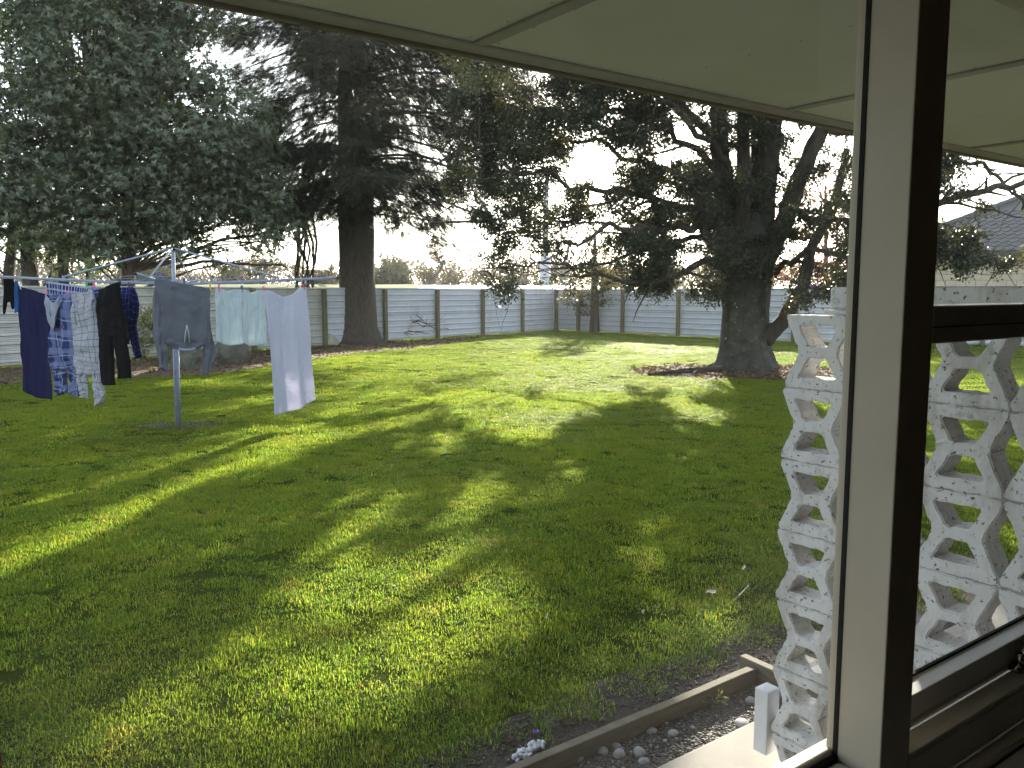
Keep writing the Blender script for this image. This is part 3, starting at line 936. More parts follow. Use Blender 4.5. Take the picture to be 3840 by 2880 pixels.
def finish_cloth(name, V, Fc, UV, mat, label, cat, group, parent=None, thick=.004):
    cen = Vector((0, 0, 0))
    if parent is None:
        cen = Vector((sum(v.x for v in V), sum(v.y for v in V), sum(v.z for v in V))) / len(V)
    else:
        cen = parent.location.copy()
    me = bpy.data.meshes.new(name)
    me.from_pydata([v - cen for v in V], [], Fc)
    ul = me.uv_layers.new(name='UVMap')
    for l in me.loops:
        ul.data[l.index].uv = UV[l.vertex_index]
    smooth(me)
    o = link(name, me, mat, parent)
    if parent is None:
        o.location = cen
    if thick:
        s = o.modifiers.new('thickness', 'SOLIDIFY'); s.thickness = thick; s.offset = 0
    if label:
        tag(o, label, cat, group)
    return o
def hang_sheet(name, top, bot, pl, mat, label, cat, group=None, folds=((9, .02, 0.3),), nu=48, nv=40, off=0.0, curl=0.0, parent=None, uvrot=0.0, side=None):
    n = pl_normal(pl)
    V, UV, Fc = [], [], []
    sd = rnd.uniform(0, 50)
    for j in range(nv + 1):
        v = j / nv
        for i in range(nu + 1):
            u = i / nu
            a, b = smooth_interp(top, u), smooth_interp(bot, u)
            px, py = a[0] + (b[0] - a[0]) * v, a[1] + (b[1] - a[1]) * v
            if side:
                px += side(u, v)
            p = onplane(px, py, *pl)
            d = off
            for f, amp, ph in folds:
                d += amp * (.25 + .75 * min(1, v * 1.6)) * math.sin(f * u + ph + .8 * math.sin(2.2 * v + ph)) 
            d += .020 * noise.noise(Vector((u * 4 + sd, v * 5, 1.3))) + .012 * noise.noise(Vector((u * 13 + sd, v * 3, 4.3))) + .006 * noise.noise(Vector((u * 22 + sd, v * 24, 7.3)))
            d += curl * v * v
            V.append(p + n * d)
            UV.append((u * .01 * 0 + u * ((onplane(*top[-1], *pl) - onplane(*top[0], *pl)).length), v * abs(bot[0][1] - top[0][1]) / 300.0))
    w = nu + 1
    for j in range(nv):
        for i in range(nu):
            Fc.append((j*w+i, (j+1)*w+i, (j+1)*w+i+1, j*w+i+1))
    return finish_cloth(name, V, Fc, UV, mat, label, cat, group, parent)
def garment(name, limbs, pl, mat, label, cat, group=None, nu=26, nv=26, off=0.0, wr=1.0, parent=None):
    """limbs: list of (rows [(lx, ly, rx, ry)], thickness in m, wrinkle amplitude); each limb a flattened tube"""
    n = pl_normal(pl)
    V, UV, Fc = [], [], []
    for rows, th, amp in limbs:
        k0 = len(V)
        sd = rnd.uniform(0, 80)
        for j in range(nv + 1):
            v = j / nv
            lx, ly, rx, ry = smooth_interp(rows, v)
            A, B = onplane(lx, ly, *pl), onplane(rx, ry, *pl)
            c, h = (A + B) / 2, (B - A) / 2
            for i in range(nu):
                t = 2 * math.pi * i / nu
                cs, sn = math.cos(t), math.sin(t)
                e = abs(sn) ** .7 * (1 if sn > 0 else -1)
                w = 1.7 * noise.noise(Vector((cs * h.length * 9 + sd, v * 6, e))) * amp * wr + .8 * amp * math.sin(cs * 7 + v * 5 + sd) + 1.1 * amp * noise.noise(Vector((cs * h.length * 24 + sd + v * 6, v * 14, e)))
                env = .45 + .55 * min(1, v * 4)
                p = c + h * (cs * (1 + .03 * noise.noise(Vector((v * 6, sd, 0))))) + n * (off + (th * env * e + w * (abs(sn) ** .5)))
                p.z += .008 * noise.noise(Vector((cs * 3, v * 9, sd)))
                V.append(p)
                UV.append((cs * h.length + (5 if sn < 0 else 0), v * (rows[-1][1] - rows[0][1]) / 300.0 + cs * .04 * math.sin(v * 5 + sd)))
        for j in range(nv):
            for i in range(nu):
                i2 = (i + 1) % nu
                Fc.append((k0 + j*nu+i, k0 + (j+1)*nu+i, k0 + (j+1)*nu+i2, k0 + j*nu+i2))
    return finish_cloth(name, V, Fc, UV, mat, label, cat, group, parent, thick=.003)

G_W = 'washing on the rotary clothesline'
c_navy = cloth('navy_terry', (0.012, 0.014, 0.055), (0.009, 0.010, 0.04), .06)
c_bath = cloth('pale_blue_terry', (0.62, 0.65, 0.77), (0.57, 0.60, 0.73), .45, tcol=(1.0, .92, .88))
c_aqua = cloth('aqua_terry', (0.54, 0.62, 0.68), (0.49, 0.58, 0.65), .42, plaid=[(1, .022, .45, 0, (0.64, 0.72, 0.76), .8)], tcol=(1.0, 1.0, .95))
c_grey = cloth('grey_fleece', (0.125, 0.135, 0.165), (0.105, 0.115, 0.14), .08)
c_black = cloth('black_fleece', (0.006, 0.006, 0.007), (0.004, 0.004, 0.005), 0)
c_blue = cloth('bright_blue', (0.035, 0.13, 0.34), (0.03, 0.10, 0.28), .2)
c_lining = cloth('grey_lining', (0.36, 0.38, 0.47), (0.30, 0.32, 0.40), .3)
WHT = (0.42, 0.47, 0.66); NV = (0.015, 0.022, 0.09)
c_plaid1 = cloth('navy_white_check', (0.035, 0.05, 0.16), (0.03, 0.04, 0.13), .2, plaid=[(0, .17, .38, 0, (0.15, 0.18, 0.33), .75), (1, .19, .36, 0, (0.17, 0.20, 0.36), .65), (0, .17, .07, .5, WHT, .5), (1, .19, .06, .5, WHT, .5)])
c_plaid2 = cloth('small_blue_check', (0.022, 0.035, 0.13), (0.02, 0.03, 0.11), .25, plaid=[(0, .06, .34, 0, WHT, .7), (1, .075, .3, 0, WHT, .65)])
c_plaid3 = cloth('royal_blue_check', (0.014, 0.018, 0.10), (0.012, 0.015, 0.08), .15, plaid=[(0, .07, .12, 0, (.10, .14, .45), .7), (1, .07, .12, 0, (.10, .14, .45), .7), (0, .07, .4, .4, (.01, .01, .03), .6)])
c_window = cloth('white_windowpane', (0.52, 0.53, 0.58), (0.45, 0.46, 0.52), .4, plaid=[(0, .055, .09, 0, (.10, .12, .24), .85), (1, .06, .09, 0, (.10, .12, .24), .85)], tcol=(1, .95, .8))
c_trim = cloth('white_trim', (0.5, 0.5, 0.52), None, .2)

hang_sheet('bath_towel', [(990, 1090), (1012, 1090), (1040, 1104), (1066, 1112), (1095, 1104), (1120, 1082), (1146, 1076)], [(1014, 1554), (1050, 1553), (1090, 1545), (1135, 1526), (1186, 1500)],
           PL_R, c_bath, 'large pale blue bath towel hanging at the right end of the washing', 'towel', G_W, folds=((9, .035, .4), (19, .018, 1.3), (4, .03, 2)), nu=70, nv=60)
hang_sheet('hand_towel', [(806, 1080), (830, 1082), (850, 1092), (875, 1087), (904, 1086)], [(805, 1279), (830, 1288), (860, 1295), (885, 1294), (905, 1290)],
           PL_R, c_aqua, 'pale aqua hand towel hanging next to the grey sweatshirt', 'towel', G_W, folds=((7, .018, 1), (14, .008, 0)))
hang_sheet('hand_towel', [(906, 1087), (930, 1090), (945, 1097), (965, 1089), (990, 1090)], [(907, 1284), (930, 1295), (960, 1296), (980, 1294), (998, 1289)],
           PL_R, c_aqua, 'pale aqua hand towel hanging next to the blue bath towel', 'towel', G_W, folds=((6, .018, 2.4), (12, .008, 1)))
sw = garment('sweatshirt', [([(584, 1044, 792, 1083), (583, 1075, 787, 1105), (586, 1130, 785, 1150), (589, 1190, 781, 1200), (600, 1255, 776, 1262), (612, 1285, 773, 1290), (634, 1297, 752, 1302), (648, 1308, 730, 1310)], .035, .016),
                            ([(577, 1085, 604, 1090), (576, 1150, 607, 1150), (577, 1210, 613, 1205), (579, 1270, 620, 1272), (592, 1325, 626, 1330), (599, 1380, 630, 1394)], .03, .014),
                            ([(764, 1150, 787, 1140), (767, 1210, 785, 1205), (766, 1262, 792, 1262), (763, 1305, 809, 1312), (762, 1350, 799, 1358), (764, 1409, 790, 1380)], .03, .014)],
             PL_R, c_grey, 'grey sweatshirt pegged upside down by its hem, sleeves hanging', 'sweatshirt', G_W, nu=40, nv=40)
nR = pl_normal(PL_R)
tb = MB()
for path in ([(688, 1219), (683, 1245), (679, 1284)], [(688, 1219), (694, 1245), (699, 1284)]):
    tb.tube([onplane(x, y, *PL_R) + nR * .062 - sw.location for x, y in path], .0075, 6)
tb.build('zip_placket', c_trim, sw, sm=True)
nb = MB().tube([onplane(x, y, *PL_R) + nR * (.05 + .02 * math.sin(k)) - sw.location for k, (x, y) in enumerate([(660, 1308), (675, 1311), (692, 1312), (708, 1311), (722, 1306)])], .018, 8)
nb.build('neck_band', c_lining, sw, sm=True)

hang_sheet('bath_towel', [(69, 1068), (90, 1080), (120, 1086), (150, 1097), (186, 1107)], [(94, 1462), (115, 1478), (140, 1491), (170, 1496), (203, 1498)],
           PL_L, c_navy, 'large navy bath towel hanging at the left of the washing', 'towel', G_W, folds=((6, .02, .4), (13, .01, 1)), nu=50, nv=50)
garment('pyjama_trousers', [([(184, 1108, 262, 1100), (186, 1160, 270, 1150), (189, 1230, 284, 1225), (191, 1300, 291, 1300), (193, 1350, 293, 1350), (203, 1385, 292, 1385)], .05, .03),
                            ([(203, 1370, 248, 1372), (205, 1410, 247, 1410), (208, 1450, 250, 1450), (216, 1483, 253, 1470)], .035, .014),
                            ([(262, 1365, 297, 1365), (264, 1410, 298, 1410), (263, 1450, 300, 1450), (261, 1474, 303, 1486)], .035, .014)],
        PL_L, c_plaid1, 'navy and white checked pyjama trousers crumpled beside the navy towel', 'trousers', G_W, nu=40, nv=40)
hang_sheet('liner_cloth', [(196, 1106), (204, 1112), (214, 1128), (228, 1135), (240, 1122), (250, 1108)], [(204, 1170), (212, 1212), (220, 1238), (228, 1240), (236, 1212), (246, 1150)],
           PL_L, c_lining, 'light grey cloth drooping in a loop over the checked trousers', 'cloth', G_W, folds=((9, .012, 0),), nu=24, nv=20, off=.085)
garment('check_shirt', [([(284, 1104, 356, 1092), (284, 1150, 364, 1140), (284, 1220, 370, 1215), (285, 1300, 378, 1295), (287, 1360, 382, 1355), (296, 1405, 384, 1400)], .05, .03),
                        ([(296, 1385, 334, 1390), (300, 1430, 333, 1430), (308, 1465, 335, 1465), (314, 1488, 336, 1492)], .03, .016),
                        ([(354, 1380, 383, 1380), (358, 1430, 385, 1425), (357, 1465, 394, 1465), (362, 1492, 396, 1485), (371, 1520, 387, 1514)], .03, .016)],
        PL_L, c_window, 'white shirt with thin dark windowpane check, crumpled next to the black trousers', 'shirt', G_W, nu=40, nv=40, off=.02)
garment('tracksuit_trousers', [([(378, 1090, 452, 1057), (377, 1130, 459, 1110), (376, 1180, 466, 1165), (377, 1225, 472, 1215), (379, 1262, 476, 1258)], .05, .012),
                               ([(379, 1235, 426, 1240), (381, 1300, 429, 1300), (386, 1370, 433, 1370), (394, 1442, 436, 1444)], .04, .01),
                               ([(428, 1235, 476, 1230), (437, 1290, 482, 1285), (446, 1350, 488, 1345), (452, 1420, 491, 1417)], .04, .01)],
        PL_L, c_black, 'black tracksuit trousers hanging between the checked shirts', 'trousers', G_W, nu=32, nv=36, off=.02)
hang_sheet('plaid_cloth', [(175, 1056), (215, 1060), (260, 1066), (300, 1072), (334, 1076)], [(184, 1300), (215, 1312), (250, 1318), (280, 1312), (292, 1300)],
           PL_B, c_plaid2, 'blue and white small checked sheet hanging behind the pyjama trousers', 'sheet', G_W, folds=((8, .015, 0),))
garment('flannel_shirt', [([(350, 1086, 498, 1074), (350, 1120, 505, 1110), (352, 1180, 504, 1170), (354, 1240, 488, 1235), (358, 1295, 480, 1290)], .04, .014),
                          ([(484, 1085, 504, 1078), (490, 1130, 512, 1120), (492, 1170, 516, 1165), (486, 1225, 508, 1222), (496, 1275, 514, 1270), (503, 1310, 522, 1306), (512, 1345, 528, 1338)], .03, .01)],
        PL_B, c_plaid3, 'royal blue checked flannel shirt half hidden behind the black trousers', 'shirt', G_W)
garment('leggings', [([(13, 1046, 52, 1044), (14, 1080, 53, 1080), (14, 1110, 52, 1110), (13, 1135, 52, 1130)], .03, .01), ([(12, 1120, 30, 1120), (11, 1150, 25, 1148), (13, 1180, 19, 1176)], .015, .006), ([(36, 1115, 53, 1115), (40, 1140, 53, 1140), (46, 1160, 53, 1156)], .015, .006)],
        PL_ARM, c_black, 'small black garment hanging at the far left end of the arm', 'garment', G_W)
garment('singlet', [([(53, 1060, 66, 1052), (53, 1095, 68, 1090), (54, 1130, 74, 1128), (56, 1173, 79, 1166)], .02, .01)],
        PL_ARM, c_blue, 'bright blue garment hanging between the black garment and the navy towel', 'garment', G_W)

def peg_mesh():
    b = MB()
    for s in (-1, 1):
        b.add([Vector(p) for p in ((-.005, s*.002, -.035), (.005, s*.002, -.035), (.005, s*.007, -.035), (-.005, s*.007, -.035), (-.005, s*.003, 0), (.005, s*.003, 0), (.005, s*.009, 0), (-.005, s*.009, 0), (-.0045, s*.007, .034), (.0045, s*.007, .034), (.0045, s*.012, .034), (-.0045, s*.012, .034))],
              [(0,1,2,3), (0,4,5,1), (1,5,6,2), (2,6,7,3), (3,7,4,0), (4,8,9,5), (5,9,10,6), (6,10,11,7), (7,11,8,4), (8,11,10,9)])
    b.tube([(-.006, 0, 0), (.006, 0, 0)], .004, 8)
    return b.mesh('clothes_peg')
PEGC = {'blue': (.02, .08, .5), 'purple': (.12, .05, .25), 'yellow': (.7, .5, .05), 'pink': (.75, .12, .25), 'navy': (.03, .03, .10), 'red': (.6, .05, .06), 'white': (.7, .7, .75), 'green': (.08, .45, .15), 'dark': (.02, .02, .03)}
pegm = {}
for px, py, pl, colr, where in ((600, 1040, PL_R, 'blue', 'on the left corner of the grey sweatshirt'), (691, 1056, PL_R, 'purple', 'on the middle of the grey sweatshirt hem'),
        (788, 1077, PL_R, 'yellow', 'on the right corner of the grey sweatshirt'), (821, 1079, PL_R, 'pink', 'on the left corner of the left aqua towel'), (906, 1083, PL_R, 'navy', 'where the two aqua towels meet'),
        (989, 1085, PL_R, 'pink', 'between the aqua towel and the pale blue bath towel'), (1139, 1075, PL_R, 'red', 'on the right corner of the pale blue bath towel'),
        (78, 1072, PL_L, 'white', 'on the left corner of the navy towel'), (174, 1102, PL_L, 'pink', 'on the right corner of the navy towel'), (254, 1102, PL_L, 'pink', 'on the right side of the pyjama trousers'),
        (324, 1070, PL_B, 'green', 'on the small checked sheet'), (353, 1069, PL_B, 'pink', 'on the left shoulder of the flannel shirt'), (350, 1089, PL_L, 'blue', 'on the white check shirt'),
        (450, 1056, PL_L, 'dark', 'on the black trousers'), (485, 1072, PL_B, 'dark', 'on the right shoulder of the flannel shirt'), (40, 1046, PL_ARM, 'red', 'on the small black garment')):
    if colr not in pegm:
        pegm[colr] = peg_mesh()
        mm, nt_, bb, _o = new_mat('peg_' + colr)
        bb.inputs['Base Color'].default_value = (*PEGC[colr], 1); bb.inputs['Roughness'].default_value = .4
        pegm[colr].materials.append(mm)
    o = link('clothes_peg', pegm[colr])
    n = pl_normal(pl)
    o.location = onplane(px, py, *pl)
    o.rotation_euler = (0, rnd.uniform(-.15, .15), math.atan2(n.y, n.x) + math.pi / 2)
    o.scale = (1.25, 1.25, 1.25)
    tag(o, colr + ' clothes peg ' + where, 'clothes peg', 'clothes pegs on the washing')

# ------------------------------------------------------------------ trees
T_BROAD = ([(0, 0, 0), (.17, .42, .05), (0, .45, -.01), (-.17, .42, .05), (0, 1, -.10)], [(0, 1, 2), (0, 2, 3), (1, 4, 2), (2, 4, 3)])
T_SMALL = ([(0, 0, 0), (.30, .5, .05), (0, 1, 0), (-.30, .5, .05)], [(0, 1, 2), (0, 2, 3)])
def spray_template(k=7):
    v, f = [(-.012, 0, 0), (.012, 0, 0), (0, 1, -.06)], [(0, 1, 2)]
    for i in range(k):
        y = .06 + .8 * i / k
        w = .30 * (1 - .55 * i / k)
        for s in (-1, 1):
            b = len(v)
            v += [(0, y - .035, -.06 * y), (0, y + .045, -.06 * y), (s * w, y + .22, -.05 - .08 * y)]
            f.append((b, b + 1, b + 2) if s > 0 else (b + 1, b, b + 2))
    return v, f
T_SPRAY = spray_template()

def curve(pts, n=8, wob=0.0):
    """smooth polyline through pts ((x,y,z,r) tuples) with some wander"""
    out = []
    for i in range(n * (len(pts) - 1) + 1):
        q = smooth_interp(pts, i / (n * (len(pts) - 1)))
        out.append(q)
    if wob:
        sd = rnd.uniform(0, 99)
        out = [(x + wob * noise.noise(Vector((i * .35, sd, 0))), y + wob * noise.noise(Vector((i * .35, sd, 9))), z + wob * noise.noise(Vector((i * .35, sd, 5))), r) for i, (x, y, z, r) in enumerate(out)]
    return out
def limb(mb, pts, sides=7, n=6, wob=0.05, jit=0.06):
    c = curve(pts, n, wob)
    mb.tube([p[:3] for p in c], [p[3] for p in c], sides, jit=jit)
    return c

def whorl_crown(P, A, leaf, nl=7, droop=0.25, spread=1.0):
    n = len(P)
    ref = rdirs(n)
    X = norm(np.cross(A, ref)); Y = np.cross(A, X)
    ps, ds, ns, ss = [], [], [], []
    for k in range(nl):
        t = 2 * np.pi * (k + rng.random(n) * .6) / nl
        R = X * np.cos(t)[:, None] + Y * np.sin(t)[:, None]
        d = norm(R * spread + A * (.45 + .4 * rng.random(n))[:, None] - np.array([0, 0, droop]) * (.4 + rng.random(n))[:, None])
        ps.append(P + A * (.02 * rng.random(n))[:, None]); ds.append(d); ns.append(A + .25 * rdirs(n)); ss.append(leaf * (.7 + .6 * rng.random(n)))
    return np.concatenate(ps), np.concatenate(ds), np.concatenate(ns), np.concatenate(ss)

def puff_points(c, r, n, up=0.35, squash=0.75):
    d = rdirs(n)
    d[:, 2] = np.abs(d[:, 2]) * np.where(rng.random(n) < .8, 1, -1)
    q = (.55 + .45 * rng.random(n) ** .5)[:, None]
    P = np.asarray(c)[None] + d * q * r * np.array([1, 1, squash])
    A = norm(d + np.array([0, 0, up]))
    return P, A

def ell_centres(n, ells, mind):
    """centres in a union of ellipsoids (x,y,z, rx,ry,rz, weight), kept apart, more towards the skin"""
    out = []
    w = np.array([e[6] for e in ells]); w = w / w.sum()
    tries = 0
    while len(out) < n and tries < n * 60:
        tries += 1
        e = ells[rng.choice(len(ells), p=w)]
        d = rdirs(1)[0] * (.35 + .65 * rng.random()) 
        p = np.array(e[:3]) + d * np.array(e[3:6])
        if p[2] < .3: continue
        if all(np.sum((p - q) ** 2) > mind * mind for q in out[-400:]):
            out.append(p)
    return np.array(out)

def px_ell(px, py, D, rx, rz, ry, w=1.0):
    """an ellipsoid standing D metres out; rx, rz in photo pixels there"""
    c = atD(px, py, D); s = D / 3125
    return (c.x, c.y, c.z, rx * s, ry, rz * s, w)

# --- the big broadleaf tree on the left, just behind the fence
def left_tree():
    base = Vector((-12.6, 24.4, 0))
    t = thing('broadleaf_tree', 'huge dense broadleaf evergreen with grey-green leaves rising behind the fence and the washing', 'tree', base)
    ells = [px_ell(340, 240, 23.6, 470, 420, 2.6, 3.0), px_ell(610, 560, 23.4, 430, 330, 2.4, 2.4), px_ell(200, 640, 23.2, 430, 330, 2.5, 2.2), px_ell(250, 890, 23.6, 400, 130, 1.8, .8),
            px_ell(880, 700, 24.2, 220, 230, 1.6, .8), px_ell(930, 900, 24.6, 220, 120, 1.2, .35), px_ell(640, 820, 23.5, 260, 150, 1.6, .6), px_ell(250, -420, 24.5, 520, 420, 3.0, 2.0), px_ell(-500, 300, 24.5, 420, 720, 3.0, 1.6), px_ell(640, 30, 24, 200, 200, 1.5, .6)]
    cs = ell_centres(820, ells, .45)
    holes = [(690, 520, 55), (690, 390, 45), (640, 560, 40), (560, 660, 45), (100, 250, 40), (40, 420, 40), (1000, 560, 45), (560, 720, 30), (790, 870, 60), (930, 860, 60), (860, 960, 60), (1060, 930, 40), (400, 960, 40), (250, 980, 40), (350, 240, 25), (730, 240, 30)]
    hc = [(np.array(atD(x, y, 23.5)), r * 23.5 / 3125) for x, y, r in holes]
    Ps, As = [], []
    for c in cs:
        if rng.random() < .04: continue
        r = rng.uniform(.40, .85)
        P, A = puff_points(c, r, int(56 * (r / .6) ** 2))
        Ps.append(P); As.append(A)
    P, A = np.concatenate(Ps), np.concatenate(As)
    kill = np.zeros(len(P), bool)
    for c, r in hc:
        q = np.linalg.norm((P - c) / np.array([1, 4.0, 1]), axis=1)
        kill |= (q < r * (.7 + .6 * rng.random(len(P)))) & (rng.random(len(P)) < .93)
    m = keep(P) & ~kill & (P[:, 1] > 20.5)
    P, A = P[m], A[m]
    lp, ld, ln, ls = whorl_crown(P, A, .138, 6)
    me = scatter('crown', *T_BROAD, lp - np.array(base), ld, ln, ls)
    link('crown', me, M['leaf_broad'], t)
    tr = MB()
    trunks = []
    for px, D, r in ((30, 24.5, .16), (140, 23.8, .20), (245, 25, .15), (350, 25.5, .12), (462, 23.8, .17), (-250, 24.5, .2)):
        g = atD(px, 1090, D); g.z = 0
        top = atD(px + rnd.uniform(-40, 60), 500 + rnd.uniform(-150, 150), D + rnd.uniform(-.4, .6))
        mid = (g + top) / 2 + Vector((rnd.uniform(-.25, .25), 0, -.4))
        b = base
        c = limb(tr, [(g.x - b.x, g.y - b.y, -.1, r * 1.25), (mid.x - b.x, mid.y - b.y, mid.z, r), (top.x - b.x, top.y - b.y, top.z, r * .5)], 8, 6, .12)
        trunks += c
    tr.build('trunk', M['bark_dark'], t, sm=True)
    br = MB()
    tp = np.array([q[:3] for q in trunks]) + np.array(base)
    for c in cs[::2]:
        k = np.argmin(np.linalg.norm((tp - c - np.array([0, 0, -1.0])) , axis=1))
        a = tp[k] - np.array(base); e = c - np.array(base)
        m_ = (a + e) / 2 + np.array([0, 0, .25]) + rng.normal(size=3) * .12
        br.tube([a, m_, e], [.045, .03, .010], 4, cap=False)
    for pts in ([(1120, 640, 0, 0)],):
        pass
    for path in ([(700, 960), (830, 900), (960, 880), (1060, 850)], [(560, 930), (760, 870), (880, 800)], [(640, 1000), (800, 985), (960, 990), (1080, 1000)], [(470, 990), (620, 900), (760, 780)]):
        q = [atD(x, y, 24.2) - base for x, y in path]
        limb(br, [(p.x, p.y, p.z, .06 - .012 * i) for i, p in enumerate(q)], 5, 5, .10)
    br.build('branches', M['bark_dark'], t, sm=True)
left_tree()

# --- the spruce in the middle
def spruce():
    base = Vector((-5.36, 28.9, 0))
    t = thing('spruce_tree', 'tall dark spruce with a thick bare lower trunk and drooping boughs, beside the left fence', 'tree', base)
    tr = MB()
    prof = [(-.1, 1.05), (.05, .84), (.25, .73), (.6, .66), (1.2, .63), (2.5, .61), (4, .60), (6, .57), (8, .52), (10, .46), (13, .36), (17, .2)]
    n = 26
    vs, fs = [], []
    for j, (z, r) in enumerate(prof):
        for k in range(n):
            a = 2 * math.pi * k / n
            rr = r * (1 + .05 * noise.noise(Vector((math.cos(a) * 2, math.sin(a) * 2, z * .6))) + (.16 * max(0, math.sin(a * 5 + 1)) * max(0, .5 - z) * 2) + .025 * math.sin(a * 11 + z))
            vs.append((math.cos(a) * rr, math.sin(a) * rr, z))
    for j in range(len(prof) - 1):
        for k in range(n):
            k2 = (k + 1) % n
            fs.append((j*n+k, j*n+k2, (j+1)*n+k2, (j+1)*n+k))
    tr.add(vs, fs)
    to = tr.build('trunk', M['bark_dark'], t, sm=True)
    sp_, sd_, sn_, ss_ = [], [], [], []
    br = MB()
    def bough(z, az, L, rise, droop, dens=1.0, rad=.045):
        rise += rng.uniform(-.15, .38); droop += rng.uniform(-.08, .26); dens *= rng.uniform(.55, 1.15); gap0 = rng.random() * 6
        d = np.array([math.sin(az), math.cos(az), 0]); side = np.array([d[1], -d[0], 0])
        n = 12
        pts = []
        for i in range(n + 1):
            s = i / n
            h = z + rise * s * L * (1 - s * .5) - droop * L * s ** 1.7 + .10 * L * max(0, s - .75)
            pts.append(d * (.35 + L * s) + np.array([0, 0, h]) + side * (.22 * math.sin(s * 3 + az * 7) * s))
        br.tube(pts, [rad * (1 - .85 * i / n) for i in range(n + 1)], 5, cap=False)
        for i in range(1, n + 1):
            s = i / n
            m = int((11 + 14 * s) * dens * (.25 if math.sin(s * 9 + gap0) < -.35 else 1.1))
            for _ in range(m):
                f = rng.random()
                p = pts[i - 1] + (pts[i] - pts[i - 1]) * f
                sg = 1 if rng.random() < .5 else -1
                lat = (.1 + .9 * rng.random()) * (.42 + .75 * math.sin(min(1, s) * 2.6)) * .85
                q = p + side * sg * lat + d * .25 * lat + np.array([0, 0, -.12 * lat - .75 * rng.random() ** 2 + .12 * rng.random()])
                if rng.random() < .22 and keep((q + np.array(base))[None])[0]:
                    br.tube([p, (p + q) / 2 + np.array([0, 0, .03]), q], [.012, .009, .004], 3, cap=False)
                for _k in range(4):
                    sp_.append(q + rng.normal(size=3) * .13)
                    dd = d * (.5 + .5 * s) + side * sg * rng.uniform(.1, .9) + np.array([0, 0, -1.1 * rng.random() ** 1.5 - .12])
                    sd_.append(dd); sn_.append(np.array([0, 0, 1]) + rng.normal(size=3) * .45); ss_.append(.20 + .24 * rng.random())
    z = 4.6
    while z < 16.5:
        k = rng.integers(4, 7)
        a0 = rng.random() * 7
        for i in range(k):
            az = a0 + 2 * math.pi * i / k + rng.normal() * .25
            L = (5.3 if z < 9 else 5.3 * (17.5 - z) / 8.5) * rng.uniform(.65, 1.1)
            if math.sin(az) < -.3: L *= .72
            if z < 5.6: L *= .75
            bough(z + rng.normal() * .15, az, L, .10, .20 + .05 * rng.random(), 1.0 if z > 5 else .8)
        z += rng.uniform(.52, .85)
    # boughs seen reaching to the right towards the other tree, and the low dead hanging stems on the left
    for zz, az, L in ((7.9, 1.55, 6.2), (7.0, 1.75, 5.6), (6.2, 1.45, 5.0), (8.8, 1.9, 6.0), (5.9, 2.0, 3.6), (7.4, 2.3, 4.4), (6.6, 4.4, 3.4), (8.2, 4.9, 3.3), (5.6, 4.1, 3.0), (9.3, 4.5, 3.3), (5.3, 4.8, 2.4), (7.2, 3.2, 3.0), (6.1, 2.9, 2.6), (10.2, 4.7, 4.2), (10.9, 4.9, 4.4), (11.6, 4.6, 4.2), (9.8, 4.2, 3.6), (6.3, 1.8, 4.6), (7.6, 1.2, 5.4), (5.7, 1.5, 3.0), (8.4, 1.5, 5.8), (9.4, 1.7, 5.6), (10.4, 1.5, 5.2), (7.7, 1.9, 7.0), (6.9, 1.55, 6.6), (8.9, 2.05, 6.8), (9.9, 1.95, 6.4)):
        bough(zz, az, L, .08, .22, 1.25, .06)
    for i in range(9):
        x0 = -1.5 - .35 * rng.random(); z0 = 5.3 + rng.random() * .8; yy = -.8 + .8 * rng.random()
        pts = [(x0 + .2, yy, z0)]
        xx = x0
        for k in range(6):
            xx += rng.normal() * .10 - .012; z0 -= .6 + .12 * rng.random()
            if z0 < .7: break
            pts.append((xx, yy + rng.normal() * .08, z0))
        br.tube(pts, [.05 * (1 - .8 * k / len(pts)) + .012 for k in range(len(pts))], 4, cap=False)
        for p in pts[1:]:
            for _ in range(4):
                q = np.array(p) + rng.normal(size=3) * np.array([.3, .3, .25])
                br.tube([p, q], [.012, .003], 3, cap=False)
                if p[2] > 1.8 and rng.random() < .8:
                    sp_.append(q); sd_.append(rng.normal(size=3) * .5 + np.array([0, 0, -.8])); sn_.append(rdirs(1)[0]); ss_.append(.2 + .15 * rng.random())
    P = np.array(sp_)
    m = keep(P + np.array(base))
    # shafts of open sky between the boughs
    for px, py, r in ((1450, 300, 62), (1230, 370, 52), (1245, 470, 62), (1170, 420, 52), (1120, 500, 40), (1500, 410, 62), (1570, 500, 55), (1050, 200, 58), (1420, 390, 40), (1620, 600, 60), (1690, 540, 50), (1480, 560, 36), (1130, 330, 34), (1090, 620, 36), (1420, 560, 30)):
        c = np.array(atD(px, py, 28)) - np.array(base)
        q = np.linalg.norm((P - c) / np.array([1, 6.0, 1]), axis=1)
        m &= ~((q < r * 28 / 3125 * (.7 + .6 * rng.random(len(P)))) & (rng.random(len(P)) < .95))
    me = scatter('crown', *T_SPRAY, P[m], np.array(sd_)[m], np.array(sn_)[m], np.array(ss_)[m])
    link('crown', me, M['leaf_spruce'], t)
    br.build('branches', M['bark_dark'], t, sm=True)
spruce()

